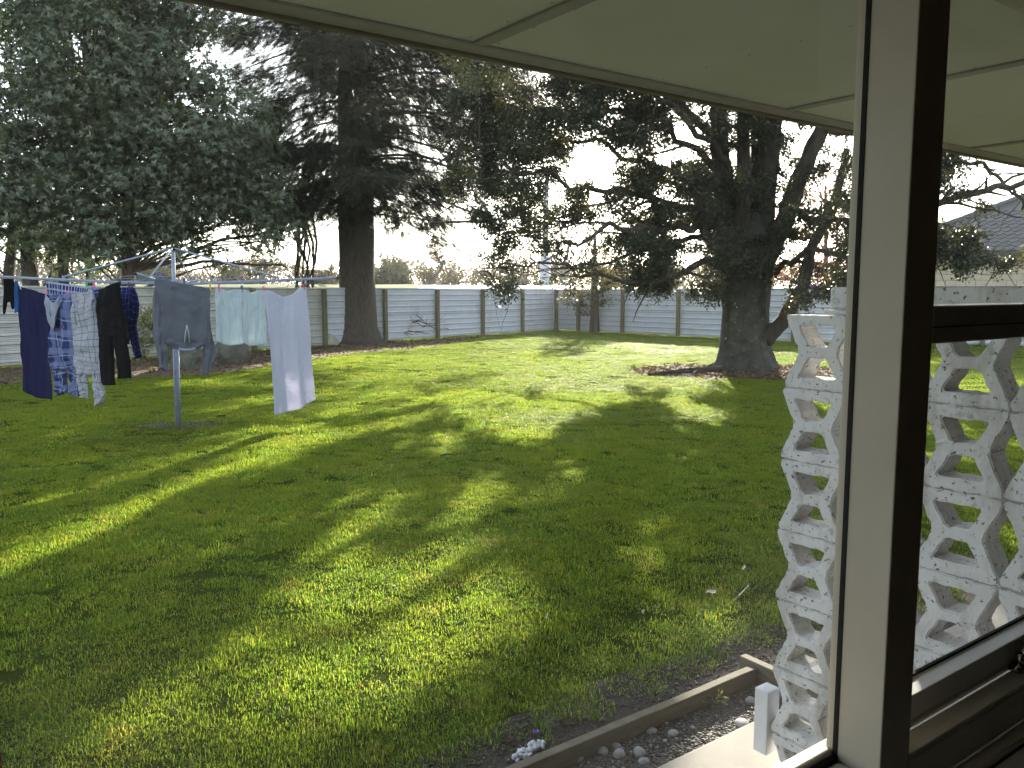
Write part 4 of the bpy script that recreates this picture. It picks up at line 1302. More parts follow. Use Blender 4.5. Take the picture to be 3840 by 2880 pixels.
# --- the thick multi-stemmed tree on the right
def right_tree():
    base = gnd(2796, 1385)
    b = base
    t = thing('holly_tree', 'thick-trunked evergreen with many upright stems and spreading small-leaved boughs, right of the lawn', 'tree', base)
    D0 = base.y
    def Q(px, py, dd, r):
        p = atD(px, py, D0 + dd) - b
        return (p.x, p.y, p.z, r)
    # trunk: fluted, flared
    prof = [(-.1, .86, 0, 0), (.04, .76, 0, 0), (.2, .66, 0, 0), (.5, .575, -.02, 0), (.9, .54, -.03, 0), (1.4, .53, -.04, 0), (1.9, .55, -.05, 0), (2.4, .58, -.06, 0), (2.8, .60, -.06, 0), (3.2, .50, -.05, 0), (3.6, .2, -.02, 0)]
    n = 30
    vs, fs = [], []
    for j, (z, r, ox, oy) in enumerate(prof):
        for k in range(n):
            a = 2 * math.pi * k / n
            fl = .10 * math.sin(a * 4 + .7) + .05 * math.sin(a * 7 + z)
            rr = r * (1 + fl * (.5 + .5 * max(0, 1 - z)) + .07 * noise.noise(Vector((math.cos(a) * 2.2, math.sin(a) * 2.2, z * 1.4))))
            vs.append((ox + math.cos(a) * rr, oy + math.sin(a) * rr, z))
    for j in range(len(prof) - 1):
        for k in range(n):
            k2 = (k + 1) % n
            fs.append((j*n+k, j*n+k2, (j+1)*n+k2, (j+1)*n+k))
    tr = MB(); tr.add(vs, fs)
    for a, L in ((.2, .95), (2.9, .9)):
        tr.tube([(math.cos(a) * .5, math.sin(a) * .5, .16), (math.cos(a) * .75, math.sin(a) * .75, .05), (math.cos(a) * (L + .1), math.sin(a) * (L + .1), -.05)], [.13, .08, .03], 7)
    tr.build('trunk', M['bark_grey'], t, sm=True)
    st = MB()
    limbs = []
    stems = [[Q(2780, 1060, 0, .34), Q(2745, 850, .1, .27), Q(2705, 600, .2, .21), Q(2690, 330, .3, .17), Q(2680, 60, .4, .12)],
             [Q(2800, 1040, -.25, .30), Q(2780, 800, -.3, .2), Q(2790, 550, -.3, .15), Q(2785, 250, -.2, .12)],
             [Q(2830, 1050, .1, .36), Q(2860, 800, .2, .28), Q(2885, 560, .2, .24), Q(2905, 320, .3, .2), Q(2930, 40, .3, .14)],
             [Q(2815, 1000, .4, .25), Q(2835, 700, .5, .18), Q(2840, 300, .6, .14)],
             [Q(2850, 1010, -.1, .28), Q(2930, 850, -.2, .22), Q(3020, 620, -.3, .19), Q(3090, 470, -.4, .16), Q(3220, 330, -.5, .12), Q(3400, 150, -.6, .08)],
             [Q(2870, 1270, -.25, .22), Q(2945, 1190, -.4, .17), Q(3005, 1075, -.5, .15), Q(3040, 940, -.6, .12), Q(3120, 780, -.6, .10), Q(3180, 560, -.7, .07)]]
    for s in stems:
        limbs.append(limb(st, s, 9, 6, .05, .09))
    boughs = [[Q(2745, 960, -.2, .17), Q(2610, 855, -.8, .13), Q(2450, 835, -1.4, .10), Q(2260, 870, -1.8, .07), Q(2090, 930, -2.2, .03)],
              [Q(2735, 830, .1, .16), Q(2600, 700, .5, .12), Q(2400, 600, 1.0, .09), Q(2150, 520, 1.6, .06), Q(1940, 470, 2, .03)],
              [Q(2715, 700, .2, .14), Q(2560, 510, .2, .10), Q(2350, 430, .1, .08), Q(2130, 420, 0, .05), Q(1900, 400, 0, .025)],
              [Q(2750, 1010, -.4, .12), Q(2560, 1015, -1.6, .09), Q(2350, 1052, -2.6, .07), Q(2150, 1020, -3.2, .045), Q(1990, 985, -3.4, .03), Q(1850, 1060, -3.6, .015)],
              [Q(2705, 560, -.1, .13), Q(2520, 350, -.6, .09), Q(2320, 260, -1.2, .06), Q(2080, 190, -1.6, .03)],
              [Q(2730, 800, -.3, .14), Q(2450, 745, -1.0, .10), Q(2200, 700, -1.4, .07), Q(1960, 640, -1.8, .05), Q(1760, 590, -2.0, .02)],
              [Q(2740, 900, .3, .12), Q(2500, 920, 1.0, .08), Q(2250, 980, 1.8, .05), Q(2050, 1050, 2.2, .02)],
              [Q(2960, 800, -.2, .12), Q(3120, 830, -1.0, .09), Q(3320, 830, -1.7, .11), Q(3560, 760, -2.2, .10), Q(3840, 670, -2.6, .09), Q(4200, 560, -3, .05)],
              [Q(3090, 500, -.4, .10), Q(3350, 520, -1.2, .08), Q(3620, 590, -1.8, .06), Q(3760, 680, -2.1, .05), Q(3850, 760, -2.2, .03)],
              [Q(2900, 1010, -.4, .10), Q(3060, 960, -1.6, .08), Q(3300, 960, -2.6, .06), Q(3560, 980, -3.2, .04), Q(3780, 1000, -3.6, .02)],
              [Q(2740, 640, -.5, .12), Q(2600, 480, -1.6, .09), Q(2420, 300, -2.8, .06), Q(2200, 60, -4, .03)],
              [Q(2880, 560, .3, .12), Q(3000, 300, .4, .09), Q(3150, 60, .5, .06)], [Q(2700, 420, .2, .12), Q(2550, 150, 0, .08), Q(2350, -150, 0, .05)],
              [Q(2700, 500, .6, .11), Q(2450, 330, 1.8, .08), Q(2150, 150, 2.8, .05), Q(1850, 60, 3.2, .03)], [Q(2720, 760, .5, .11), Q(2420, 680, 1.8, .07), Q(2150, 800, 2.6, .04), Q(1900, 880, 3.0, .02)]]
    bb = MB()
    for s in boughs:
        s = [(q[0], q[1], q[2], q[3] * (.72 if s[0][3] > .11 or True else 1)) for q in s]
        L_ = limb(bb, s, 6, 7, .26, .05)
        limbs.append(L_)
        for k in range(6, len(L_) - 2, 2):
            q = np.array(L_[k][:3]); dv = norm((np.array(L_[min(k + 3, len(L_) - 1)][:3]) - q)[None])[0]
            for _ in range(2):
                d_ = norm((dv * .9 + rng.normal(size=3) * np.array([.55, .6, .5]) + np.array([0, 0, .12]))[None])[0]
                n_ = 5; pts = [q]
                Ls = rng.uniform(.5, 1.9)
                for _k in range(n_):
                    d_ = norm((d_ + rng.normal(size=3) * .22)[None])[0]
                    pts.append(pts[-1] + d_ * Ls / n_)
                r0 = min(.035, L_[k][3] * .5)
                if not keep(np.array(pts)[2::2] + np.array(b)).all(): continue
                bb.tube(pts, [r0 * (1 - .8 * i / n_) for i in range(n_ + 1)], 4, cap=False)
                limbs.append([(p_[0], p_[1], p_[2], .01) for p_ in pts[2:]])
    lp = np.array([q[:3] for l in limbs for q in l])
    # foliage regions: px box, depth offset range, count, radius
    regs = [((1720, 2150, 300, 560), (-2.5, 3), 60, .42), ((1760, 2120, 540, 800), (-2.5, 2.5), 42, .40), ((1780, 2060, 780, 940), (-3, 2), 18, .34), ((1830, 2300, 880, 1075), (-3.6, 1.5), 24, .32),
            ((2360, 2720, 900, 1085), (-2.8, 1.5), 72, .36), ((1680, 1800, 560, 760), (-2, 1), 12, .3), ((1470, 1500, 790, 870), (6, 8), 3, .22), ((1580, 1600, 800, 870), (6, 8), 2, .18), ((2120, 2700, 230, 520), (-3, 2.5), 132, .38), ((2150, 2700, 520, 800), (-2, 2), 128, .34), ((2350, 2720, 780, 930), (-1.5, 1.5), 34, .3), ((1640, 1900, 680, 900), (2, 7), 26, .34), ((2080, 2400, 780, 930), (-1.5, 2), 16, .3),
            ((2640, 2950, 250, 700), (-1.6, 1.4), 46, .36), ((2640, 2930, 640, 1080), (-1.3, .4), 34, .28), ((2950, 3190, 330, 760), (-1.6, .8), 16, .32), ((2930, 3190, 760, 1000), (-2.0, 0), 15, .30), ((2990, 3180, 1000, 1110), (-1.4, -.3), 18, .30),
            ((3180, 3560, 330, 640), (-2.5, 0), 24, .4), ((3430, 3700, 560, 760), (-3, -1), 18, .28), ((3420, 3640, 870, 990), (-3.8, -2), 22, .26), ((3640, 3800, 980, 1010), (-4, -3), 4, .18), ((3180, 3480, 640, 1000), (-3, -1), 36, .36),
            ((1750, 3600, -650, 230), (-4.5, 4), 330, .50)]
    P, A, S = [], [], []
    tw = MB()
    nb = np.array(b)
    for (x0, x1, y0, y1), (d0, d1), cnt, rad in regs:
        for _ in range(cnt):
            c = np.array(atD(rng.uniform(x0, x1), rng.uniform(y0, y1), D0 + rng.uniform(d0, d1)))
            r = rad * rng.uniform(.7, 1.35)
            dl = np.linalg.norm((lp + nb - c) * np.array([1, 1, 1.4]), axis=1)
            k = np.argmin(dl)
            a = lp[k] + nb
            L = np.linalg.norm(c - a)
            mid = (a + c) / 2 + np.array([0, 0, .10 * L]) + rng.normal(size=3) * .08 * L
            if not keep(np.stack([c, (mid + a) / 2])).all(): continue
            tw.tube([a - nb, mid - nb, c - nb], [.008 + .008 * L, .006 + .004 * L, .005], 4, cap=False)
            axis = norm((c - mid)[None])[0]
            n_tw = 7
            for _k in range(n_tw):
                d = norm((axis * .8 + rng.normal(size=3) * np.array([.8, .8, .35]))[None])[0]
                Lt = r * rng.uniform(.7, 1.5)
                e = c + d * Lt + np.array([0, 0, -.12 * Lt])
                if keep(((c + e) / 2)[None]).all(): tw.tube([c - nb, e - nb], [.007, .003], 3, cap=False)
                m = int(76 * Lt / .4)
                s = rng.random(m) ** .7
                pts = c + (e - c) * s[:, None] + rng.normal(size=(m, 3)) * .055 * (1 + r)
                P.append(pts); A.append(d + rng.normal(size=(m, 3)) * .75); S.append(.044 + .042 * rng.random(m))
    P, A, S = np.concatenate(P), np.concatenate(A), np.concatenate(S)
    m = keep(P)
    for px, py, r, dp in ((2240, 570, 62, 19.5), (2210, 500, 38, 19.5), (2590, 885, 40, 19), (2640, 905, 28, 19), (1980, 420, 35, 19.5), (1850, 760, 45, 19), (2030, 590, 45, 19), (2480, 390, 45, 19.3), (2540, 350, 35, 19.3), (2940, 480, 40, 19), (3130, 600, 40, 19), (2960, 640, 35, 19), (3110, 420, 35, 19), (2140, 690, 45, 19), (1760, 600, 35, 19), (2320, 760, 28, 19),
                          (3720, 690, 80, 17), (3650, 740, 60, 17), (3800, 620, 60, 17), (3540, 800, 45, 17)):
        c = np.array(atD(px, py, dp))
        q = np.linalg.norm((P - c) / np.array([1.15, 7.0, .85]), axis=1)
        m &= ~((q < r * dp / 3125 * (.7 + .6 * rng.random(len(P)))) & (rng.random(len(P)) < .93))
    # keep the trunk face clear
    P, A, S = P[m] - nb, A[m], S[m]
    me = scatter('crown', *T_SMALL, P, A, np.array([0, 0, 1]) + rng.normal(size=P.shape) * .6, S)
    link('crown', me, M['leaf_holly'], t)
    st.build('stems', M['bark_dark'], t, sm=True)
    bb.build('boughs', M['bark_dark'], t, sm=True)
    tw.build('twigs', M['bark_dark'], t)
    return t
right_tree()

# --- smaller plants
def shrub(name, label, cat, base, blobs, leaf, mat, n, tmpl=T_SMALL, trunk=None, bark='bark_dark', group=None, twn=30):
    t = thing(name, label, cat, base, 0, group)
    b = np.array(base)
    P, A = [], []
    tw = MB()
    tot = sum(q[3] * q[4] for q in blobs)
    for x, y, z, rx, rz in blobs:
        k = int(n * rx * rz / tot)
        d = rdirs(k)
        q = (.35 + .65 * rng.random(k) ** .6)[:, None]
        lump = np.array([.75 + .5 * (noise.noise(Vector((d_[0] * 2 + x, d_[1] * 2, d_[2] * 2 + z))) + .3) for d_ in d])[:, None]
        P.append(np.array([x, y, z]) + d * q * lump * np.array([rx, rx * .9, rz])); A.append(d + rng.normal(size=(k, 3)) * .5)
        for _ in range(twn):
            e = np.array([x, y, z]) + rdirs(1)[0] * np.array([rx, rx, rz]) * .85
            s0 = np.array([x * .5, y * .5, max(.05, z - rz * .9)])
            tw.tube([s0, (s0 + e) / 2 + rng.normal(size=3) * .08 * rx, e], [.015 * (rx + .3), .01 * (rx + .3), .004], 3, cap=False)
    P, A = np.concatenate(P), np.concatenate(A)
    ok = P[:, 2] > .03
    me = scatter('foliage', *tmpl, P[ok], A[ok], np.array([0, 0, .8]) + rng.normal(size=(ok.sum(), 3)) * .6, leaf * (.7 + .6 * rng.random(ok.sum())))
    link('foliage', me, mat, t)
    if trunk:
        tb_ = MB()
        for pts in trunk:
            limb(tb_, pts, 7, 5, .04)
        tb_.build('trunk', M[bark], t, sm=True)
    tw.build('stems', M[bark], t)
    return t
# golden conifer in the corner
g = atD(2228, 1240, 36.6); g.z = 0
shrub('conifer', 'small golden-green conifer on a dark stem in the far corner of the fence', 'tree', g,
      [(0, 0, 2.3, 1.15, .75), (-.1, 0, 3.2, 1.0, .8), (.5, 0, 1.6, 1.1, .45), (-.9, -.1, 1.5, .7, .4), (.9, -.1, 2.4, .6, .5), (.1, 0, 4.1, .8, .7), (-.5, 0, 1.0, .5, .25), (1.3, -.1, 1.35, .5, .2)], .11, M['leaf_gold'], 5200,
      trunk=[[(0, 0, -.1, .24), (.02, 0, 1.0, .19), (0, 0, 4.2, .06)]], twn=14)
g = atD(562, 1275, 21.6); g.z = 0
shrub('variegated_shrub', 'round yellow-green variegated shrub against the fence, left of the grey sweatshirt', 'shrub', g,
      [(0, 0, .85, .40, .50), (.1, 0, 1.15, .34, .34), (-.25, 0, .35, .25, .3)], .10, M['leaf_varieg'], 1500, T_BROAD, twn=14)

def bare_shrub():
    base = gnd(1475, 1275)
    t = thing('bare_shrub', 'leafless twiggy shrub sprawling against the fence, right of the spruce trunk', 'shrub', base)
    b = MB()
    for i in range(52):
        az = rng.uniform(-.5, 1.9) if i < 36 else rng.uniform(0, 6.28)
        L = rng.uniform(.5, 2.5) if i < 36 else rng.uniform(.3, .9)
        d = np.array([math.sin(az) * 1.0, -.25 * abs(math.cos(az)) - .05, 0])
        x0 = np.array([-.55 + rng.normal() * .18, rng.normal() * .1, 0])
        top = rng.uniform(.25, .95)
        pts = [x0 + d * L * s + np.array([0, 0, top * math.sin(min(1, s * 1.15) * 2.6) + .12 * s]) + rng.normal(size=3) * .03 for s in np.linspace(0, 1, 8)]
        b.tube(pts, [.024 * (1 - .8 * k / 7) + .005 for k in range(8)], 4, cap=False)
        for k in range(2, 8):
            for _ in range(3):
                e = pts[k] + d * rng.uniform(0, .35) + rng.normal(size=3) * .13
                b.tube([pts[k], e], [.011, .004], 3, cap=False)
    b.build('twigs', M['twig'], t)
    P = np.array([-.3, 0, .35]) + rng.normal(size=(260, 3)) * np.array([.35, .12, .25]); P = P[P[:, 2] > .02]
    link('dead_leaves', scatter('dead_leaves', *T_SMALL, P, rdirs(len(P)), rdirs(len(P)), .05 + .04 * rng.random(len(P))), M['leaf_dead'], t)
bare_shrub()

# ------------------------------------------------------------------ beyond the fence
def far_tree(name, label, px, D, top_py, wid_px, kind, group='trees beyond the paddock', low_py=1075):
    base = atD(px, low_py, D); base.z = 1.2
    t = thing(name, label, 'tree', base, 0, group)
    s = D / 3125
    top = atD(px, top_py, D).z - base.z
    w = wid_px * s / 2
    b = MB()
    MBS = []
    P = []
    def grow(p, d, L, r, lev):
        n = 3
        pts = [p]
        for i in range(n):
            d = norm((d + rng.normal(size=3) * .16 + np.array([0, 0, .05]))[None])[0]
            p = p + d * L / n
            pts.append(p)
        b.tube(pts, [max(.022, r) * (1 - .4 * i / n) for i in range(n + 1)], 4 if lev < 2 else 3, cap=False)
        if lev >= 4 or r < .008:
            P.extend(pts[1:]); return
        for k in range(rng.integers(3, 5) if lev < 3 else 3):
            q = pts[rng.integers(1, n + 1)]
            a = rng.uniform(0, 6.28)
            dd = norm((d * .9 + np.array([math.cos(a), math.sin(a), rng.uniform(-.15, .35)]) * rng.uniform(.5, 1.0) * np.array([w / max(top, .1) * 1.4, w / max(top, .1) * 1.4, 1]))[None])[0]
            grow(q, dd, L * rng.uniform(.55, .8), r * .52, lev + 1)
    stems = 1 if kind in ('bare', 'ivy') else 4
    for i in range(stems):
        if i:
            MBS.append(b); b = MB()
        grow(np.array([rng.normal() * w * .35 * (stems > 1), rng.normal() * .3, -.4]), np.array([rng.normal() * .15, 0, 1.0]), top * (.36 if stems == 1 else .3), .035 * top * (1 if stems == 1 else .6) + .02, 0 if stems == 1 else 1)
    P = np.array(P)
    kz = top / max(.3, np.percentile(P[:, 2], 98)); kx = w / max(.2, np.percentile(np.abs(P[:, :2]), 93))
    P = P * np.array([kx, kx, kz])
    for b in MBS + [b]:
        b.v = [(q[0] * kx, q[1] * kx, q[2] * kz) for q in b.v]
        b.build('trunk' if stems == 1 else 'stem', M['bark_far'], t)
    dens = {'bare': 2, 'ivy': 9, 'bush': 12, 'dark': 20}[kind]
    Q = np.repeat(P, dens, 0) + rng.normal(size=(len(P) * dens, 3)) * (.10 * top ** .6)
    if len(Q) > 6500: Q = Q[rng.choice(len(Q), 6500, replace=False)]
    if kind == 'dark':
        d = rdirs(3500); Q = np.concatenate([Q, np.array([0, 0, top * .5]) + d * rng.random((3500, 1)) ** .4 * np.array([w, w, top * .5])])
    link('crown', scatter('crown', *T_SMALL, Q, rdirs(len(Q)), rdirs(len(Q)), (.07 if kind == 'bare' else .11) * (D / 70) * (1 + rng.random(len(Q)))), M['leaf_fardark' if kind == 'dark' else 'leaf_far'], t)
    return t
for nm, lb, px, D, tp, wd, kd in (
        ('bare_tree', 'bare spreading tree with golden edges beyond the fence, in the gap right of the spruce', 1590, 72, 930, 230, 'ivy'),
        ('bare_tree', 'tall ivy-wrapped bare tree beyond the fence, just right of the spruce trunk', 1485, 66, 945, 110, 'ivy'),
        ('dark_bush', 'dark round evergreen bush beyond the fence, right of the spruce trunk', 1455, 62, 1000, 110, 'dark'),
        ('dark_bush', 'low dark evergreen bush at the foot of the ivy-wrapped tree', 1510, 60, 1030, 70, 'dark'),
        ('bare_tree', 'slim pale bare tree beyond the fence, left of the drooping holly boughs', 1705, 78, 1000, 100, 'bare'),
        ('bare_tree', 'brown twiggy tree beyond the fence, close to the left edge of the spruce trunk', 1235, 68, 985, 150, 'bush'),
        ('bare_tree', 'bare tree beyond the fence, above the right end of the clothesline', 1000, 66, 930, 170, 'bare'),
        ('bare_tree', 'brown scrubby tree beyond the fence, above the two aqua towels', 870, 70, 970, 180, 'bush'),
        ('bare_tree', 'brown leafy tree beyond the fence, behind the clothesline mast', 620, 70, 960, 150, 'bush'),
        ('dark_bush', 'dark hedge bush beyond the fence, left of the clothesline mast', 540, 60, 1000, 120, 'dark'),
        ('bare_tree', 'golden brown tree far behind the trunks of the broadleaf tree', 400, 66, 760, 260, 'ivy'),
        ('bare_tree', 'thin golden tree far behind the left edge of the broadleaf tree', 130, 70, 820, 260, 'bush'),
        ('bare_tree', 'bare brown tree behind the steel pole', 2130, 80, 850, 240, 'bare'),
        ('bare_tree', 'brown tree beyond the fence corner, left of the steel pole', 1930, 84, 940, 260, 'bush'),
        ('bare_tree', 'brown tree showing under the holly boughs, beyond the right fence', 2380, 90, 950, 260, 'bush'),
        ('bare_tree', 'low brown tree beyond the right fence, left of the holly trunk', 2580, 86, 1000, 240, 'bush')):
    far_tree(nm, lb, px, D, tp, wd, kd)
# far hedgerow that reads as one mass
hp = []
for _ in range(42000):
    x = rng.uniform(-75, 80); D = rng.uniform(92, 108)
    hgt = 2.6 + 1.6 * noise.noise(Vector((x * .12, 3, 0))) + .8 * noise.noise(Vector((x * .5, 7, 0)))
    hp.append((x, D, 2.2 + rng.random() ** .8 * max(.6, hgt)))
hp = np.array(hp)
hs = MB()
for _ in range(900):
    x = rng.uniform(-75, 80); D = rng.uniform(92, 106); h_ = 2.8 + 1.8 * noise.noise(Vector((x * .12, 3, 0)))
    hs.tube([(x, D, 2), (x + rng.normal() * .4, D, 2 + h_ * .6), (x + rng.normal() * .8, D, 2 + h_ * 1.15)], [.05, .035, .015], 3, cap=False)
hm = scatter('hedgerow', *T_SMALL, hp, rdirs(len(hp)), rdirs(len(hp)), .22 + .25 * rng.random(len(hp)))
hr = link('hedgerow', hm, M['leaf_far'])
tag(hr, 'brown winter hedgerow along the far side of the paddock', 'hedge', kind='stuff')
hst = hs.build('hedge_stems', M['bark_far'], hr)

# steel pole beyond the corner of the fence
pb = atD(2043, 1060, 58); pb.z = 1.0
t = thing('steel_pole', 'tall pale steel pole standing beyond the fence corner, seen through holly boughs', 'pole', pb)
MB().tube([(0, 0, 0), (0.02, 0, 3.2)], [.40, .36], 10).build('lower_pole', M['pole_steel'], t, sm=True)
MB().tube([(0.02, 0, 3.2), (.12, 0, 9)], [.20, .15], 10).build('upper_pole', M['pole_steel'], t, sm=True)

# white round-topped board beyond the fence
wbp = atD(1149, 1085, 33.5)
t = thing('marker_board', 'white round-topped board on a narrow slatted stand, beyond the fence behind the bath towel', 'board', (wbp.x, wbp.y, 0))
s = wbp.y / 3125
z0, z1 = atD(1149, 1060, wbp.y).z, atD(1149, 1020, wbp.y).z
r_ = 20 * s
prof = [(-.8 * r_, z0), (.8 * r_, z0), (r_, z0 + .1), (r_, z1 - r_ * .7)] + [(r_ * math.cos(a), z1 - r_ * .7 + r_ * .7 * math.sin(a)) for a in np.linspace(.2, math.pi - .2, 9)] + [(-r_, z1 - r_ * .7), (-r_, z0 + .1)]
b = MB(); n = len(prof)
b.add([(x, -.02, z) for x, z in prof] + [(x, .02, z) for x, z in prof], [tuple(range(n)), tuple(reversed(range(n, 2 * n)))] + [(i, (i + 1) % n + 0, (i + 1) % n + n, i + n)[::-1] for i in range(n)])
b.build('board', M['white_paint'], t)
MB().box((-.55 * r_, -.03, 0), (.55 * r_, .03, z0 - .002)).build('stand', M['white_paint'], t)
for k in range(5):
    MB().box((-.6 * r_, -.045, z0 - .08 - k * .09), (.6 * r_, -.032, z0 - .03 - k * .09)).build('slat', M['white_paint'], t)

# long low shed with a pale roof beyond the fence
p0, p1 = atD(1575, 1080, 46), atD(2240, 1080, 46)
t = thing('low_shed', 'long low shed with a bright pale roof just showing above the fence', 'shed', ((p0.x + p1.x) / 2, 47, 0))
hw = (p1.x - p0.x) / 2
MB().box((-hw, -1, 0), (hw, 1.5, 1.93)).build('wall', M['far_roof'], t)
b = MB(); b.add([(-hw - .2, -1.3, 1.93), (hw + .2, -1.3, 1.93), (hw + .2, .3, 2.16), (-hw - .2, .3, 2.16), (-hw - .2, 1.9, 1.93), (hw + .2, 1.9, 1.93)], [(0, 1, 2, 3), (3, 2, 5, 4), (0, 3, 4), (1, 5, 2), (0, 4, 5, 1)])
b.build('roof', M['far_roof'], t)

# autumn tree and a blue truck behind the holly tree
ab = atD(3105, 1080, 38); ab.z = 0
shrub('autumn_tree', 'orange-leaved autumn tree beyond the right fence, behind the holly tree', 'tree', ab,
      [(0, 0, 2.9, .9, .8), (-.3, 0, 4.4, 1.2, 1.0), (-1.1, 0, 3.4, .9, .6), (.3, 0, 5.4, .9, .7), (-1.9, 0, 4.9, 1.0, .8), (-2.4, 0, 2.7, .9, .5), (.8, 0, 3.6, .7, .7), (-.6, 0, 6.5, 1.1, .8), (-1.5, 0, 6.0, .9, .7), (.6, 0, 7.0, .8, .6), (-.9, 0, 1.9, .9, .4), (.2, 0, 2.0, .9, .45)], .14, M['leaf_orange'], 5600, T_BROAD,
      trunk=[[(0, 0, 0, .18), (-.1, 0, 2, .13), (-.3, 0, 6.6, .04)]], bark='bark_far', twn=22)
tb_ = atD(3095, 1085, 62); tb_.z = 0
t = thing('blue_truck', 'blue truck cab with a white front, far off beyond the right fence', 'truck', tb_)
MB().box((-.75, -1, .5), (.55, 1.4, 2.45)).build('cab', M['blue_truck'], t, bevel=.08)
MB().box((.58, -.9, .5), (1.05, 1.2, 2.2)).build('bonnet', M['white_paint'], t, bevel=.08)
MB().box((-3.4, -1, .8), (-.8, 1.3, 1.3)).build('deck', M['far_roof'], t, bevel=.03)
for wx in (-2.6, .3):
    MB().tube([(wx, -1.05, .45), (wx, -.8, .45)], .45, 16).build('wheel', M['dark_metal'], t)

# neighbour's brick house at the right
NH_D = 29.0
def nx(px, z=None, D=NH_D): return atD(px, 1095, D).x
nhx0, nhx1 = nx(3325), nx(4400)
NH = thing('brick_house', 'neighbouring house of pale blocks with a dark tiled hip roof, seen through the right-hand window', 'house', (nhx0, NH_D, 0), math.radians(-18))
WZ = 3.02
MB().box((0, .12, -.1), (11, 9, WZ)).build('wall', M['brick_mortar'], NH)
bl, bhh = .305, .205
bme = MB().box((0, 0, 0), (bl - .012, .14, bhh - .012)).mesh('brick')
bme.materials.append(M['pale_brick'])
zlo = 1.55
cnt = 0
for row in range(8):
    for c in range(0, 30):
        x = c * bl + (bl / 2 if row % 2 else 0)
        if cnt >= 290: break
        z = WZ - (row + 1) * bhh
        o = link('brick', bme, None, NH)
        o.location = (x, rnd.uniform(-.003, .003), z)
        cnt += 1
rb = MB().box((-.05, .02, -.1), (9.3, .118, WZ - 8 * bhh - .012)); rb.build('lower_wall', M['pale_brick'], NH)
# hip roof: front slope rises from the eave, left hip runs up to the ridge
EV, OV = 3.04, .55
rise = 3.0; run = 7.6
def roofpt(x, d, h=0): return Vector((x, -OV + d, EV + .12 + d * rise / run + h))
b = MB()
fr = [(-OV, -OV, EV + .10), (22, -OV, EV + .10), (22 - run, -OV + run, EV + .10 + rise), (-OV + run, -OV + run, EV + .10 + rise), (-OV, -OV + 2 * run, EV + .10), (22, -OV + 2 * run, EV + .10)]
b.add(fr, [(0, 1, 2, 3), (0, 3, 4), (3, 2, 5, 4), (1, 5, 2)])
b.build('roof', M['roof_tile'], NH)
MB().box((-OV, -OV - .02, EV - .08), (11.5, -OV, EV + .12)).build('gutter', M['dark_metal'], NH)
MB().box((-OV, -OV + .002, EV - .02), (11.5, .2, EV)).build('eave_soffit', M['frame_paint'], NH)
def tile_mesh():
    vs, fs = [], []
    n = 8; w = .30; L = .36
    for j, (d, lift) in enumerate(((0, .055), (L + .05, .02))):
        for i in range(n + 1):
            u = i / n
            h = .030 * math.cos(u * 2 * math.pi * 1.0 + .6) + .010 * math.cos(u * 4 * math.pi)
            p = Vector((u * w, d, d * rise / run + lift + h)); vs.append(p)
    for i in range(n + 1):
        vs.append(vs[i] - Vector((0, 0, .05)))
    k = n + 1
    for i in range(n):
        fs.append((i, i + 1, k + i + 1, k + i)); fs.append((2*k + i, 2*k + i + 1, i + 1, i))
    me = bpy.data.meshes.new('roof_tile'); me.from_pydata(vs, [], fs); me.materials.append(M['roof_tile'])
    return me
tm = tile_mesh()
rows_ = 13
for row in range(rows_):
    d = row * .36
    for c in range(26):
        x = -OV + c * .302
        if x < -OV + d + .1 or x > 7.2: continue
        if (row >= 9 and x > 5.6) or row * 26 + c > 320: continue
        o = link('roof_tile', tm, None, NH)
        p = roofpt(x, d, -.02)
        o.location = p + Vector((0, 0, rnd.uniform(-.004, .004)))
# hip capping
hp0, hp1 = Vector((-OV, -OV, EV + .16)), Vector((-OV + run, -OV + run, EV + .16 + rise))
for k in range(16):
    a, c2 = hp0.lerp(hp1, k / 16), hp0.lerp(hp1, (k + 1.1) / 16)
    MB().tube([a, c2], [.10, .085], 8).build('hip_tile', M['roof_tile'], NH)
pg_ = atD(3885, 1000, 24); pg_.z = 0
shrub('yellow_shrub', 'tall yellow-green shrub at the right edge in front of the tiled roof', 'shrub', pg_, [(0, 0, 4.0, .45, .55), (.1, 0, 3.2, .5, .6), (.15, 0, 2.2, .4, .7)], .12, M['leaf_gold'], 1000, trunk=[[(0, 0, -.1, .07), (0, 0, 3.8, .03)]], twn=10)

# ------------------------------------------------------------------ rocks, beds and litter along the left fence
def rock(name, label, cat, c, dims, seed, mat, group=None, sub=3, rough=.35, parent=None):
    bm = bmesh.new()
    bmesh.ops.create_icosphere(bm, subdivisions=sub, radius=1)
    for v in bm.verts:
        p = v.co.copy()
        q = p * 1.0
        f = 1 + rough * noise.noise(q * 1.1 + Vector((seed, 0, 0))) + rough * .45 * noise.noise(q * 2.7 + Vector((0, seed, 0)))
        cell = noise.cell_vector(q * 1.6 + Vector((seed, seed, 0)))
        f += rough * .25 * (cell.x - .5)
        v.co = Vector((p.x * dims[0], p.y * dims[1], p.z * dims[2])) * f
    me = bpy.data.meshes.new(name); bm.to_mesh(me); bm.free()
    if rough < .2: smooth(me)
    o = link(name, me, mat, parent)
    o.location = c
    if label: tag(o, label, cat, group)
    return o
g = gnd(705, 1383); rock('boulder', 'angular grey-green boulder behind the clothesline mast, under the sweatshirt', 'boulder', g + Vector((0, .1, .16)), (.42, .35, .45), 3.3, M['boulder'])
g = gnd(858, 1362); rock('boulder', 'broad grey boulder under the aqua hand towels', 'boulder', g + Vector((0, .1, .18)), (.50, .40, .42), 8.1, M['boulder'])
g = gnd(1228, 1297); rock('pale_rock', 'pale flat-topped stone block at the left foot of the spruce', 'stone', g + Vector((-.05, 0, .12)), (.42, .25, .28), 5.2, M['pale_stone'], rough=.22)

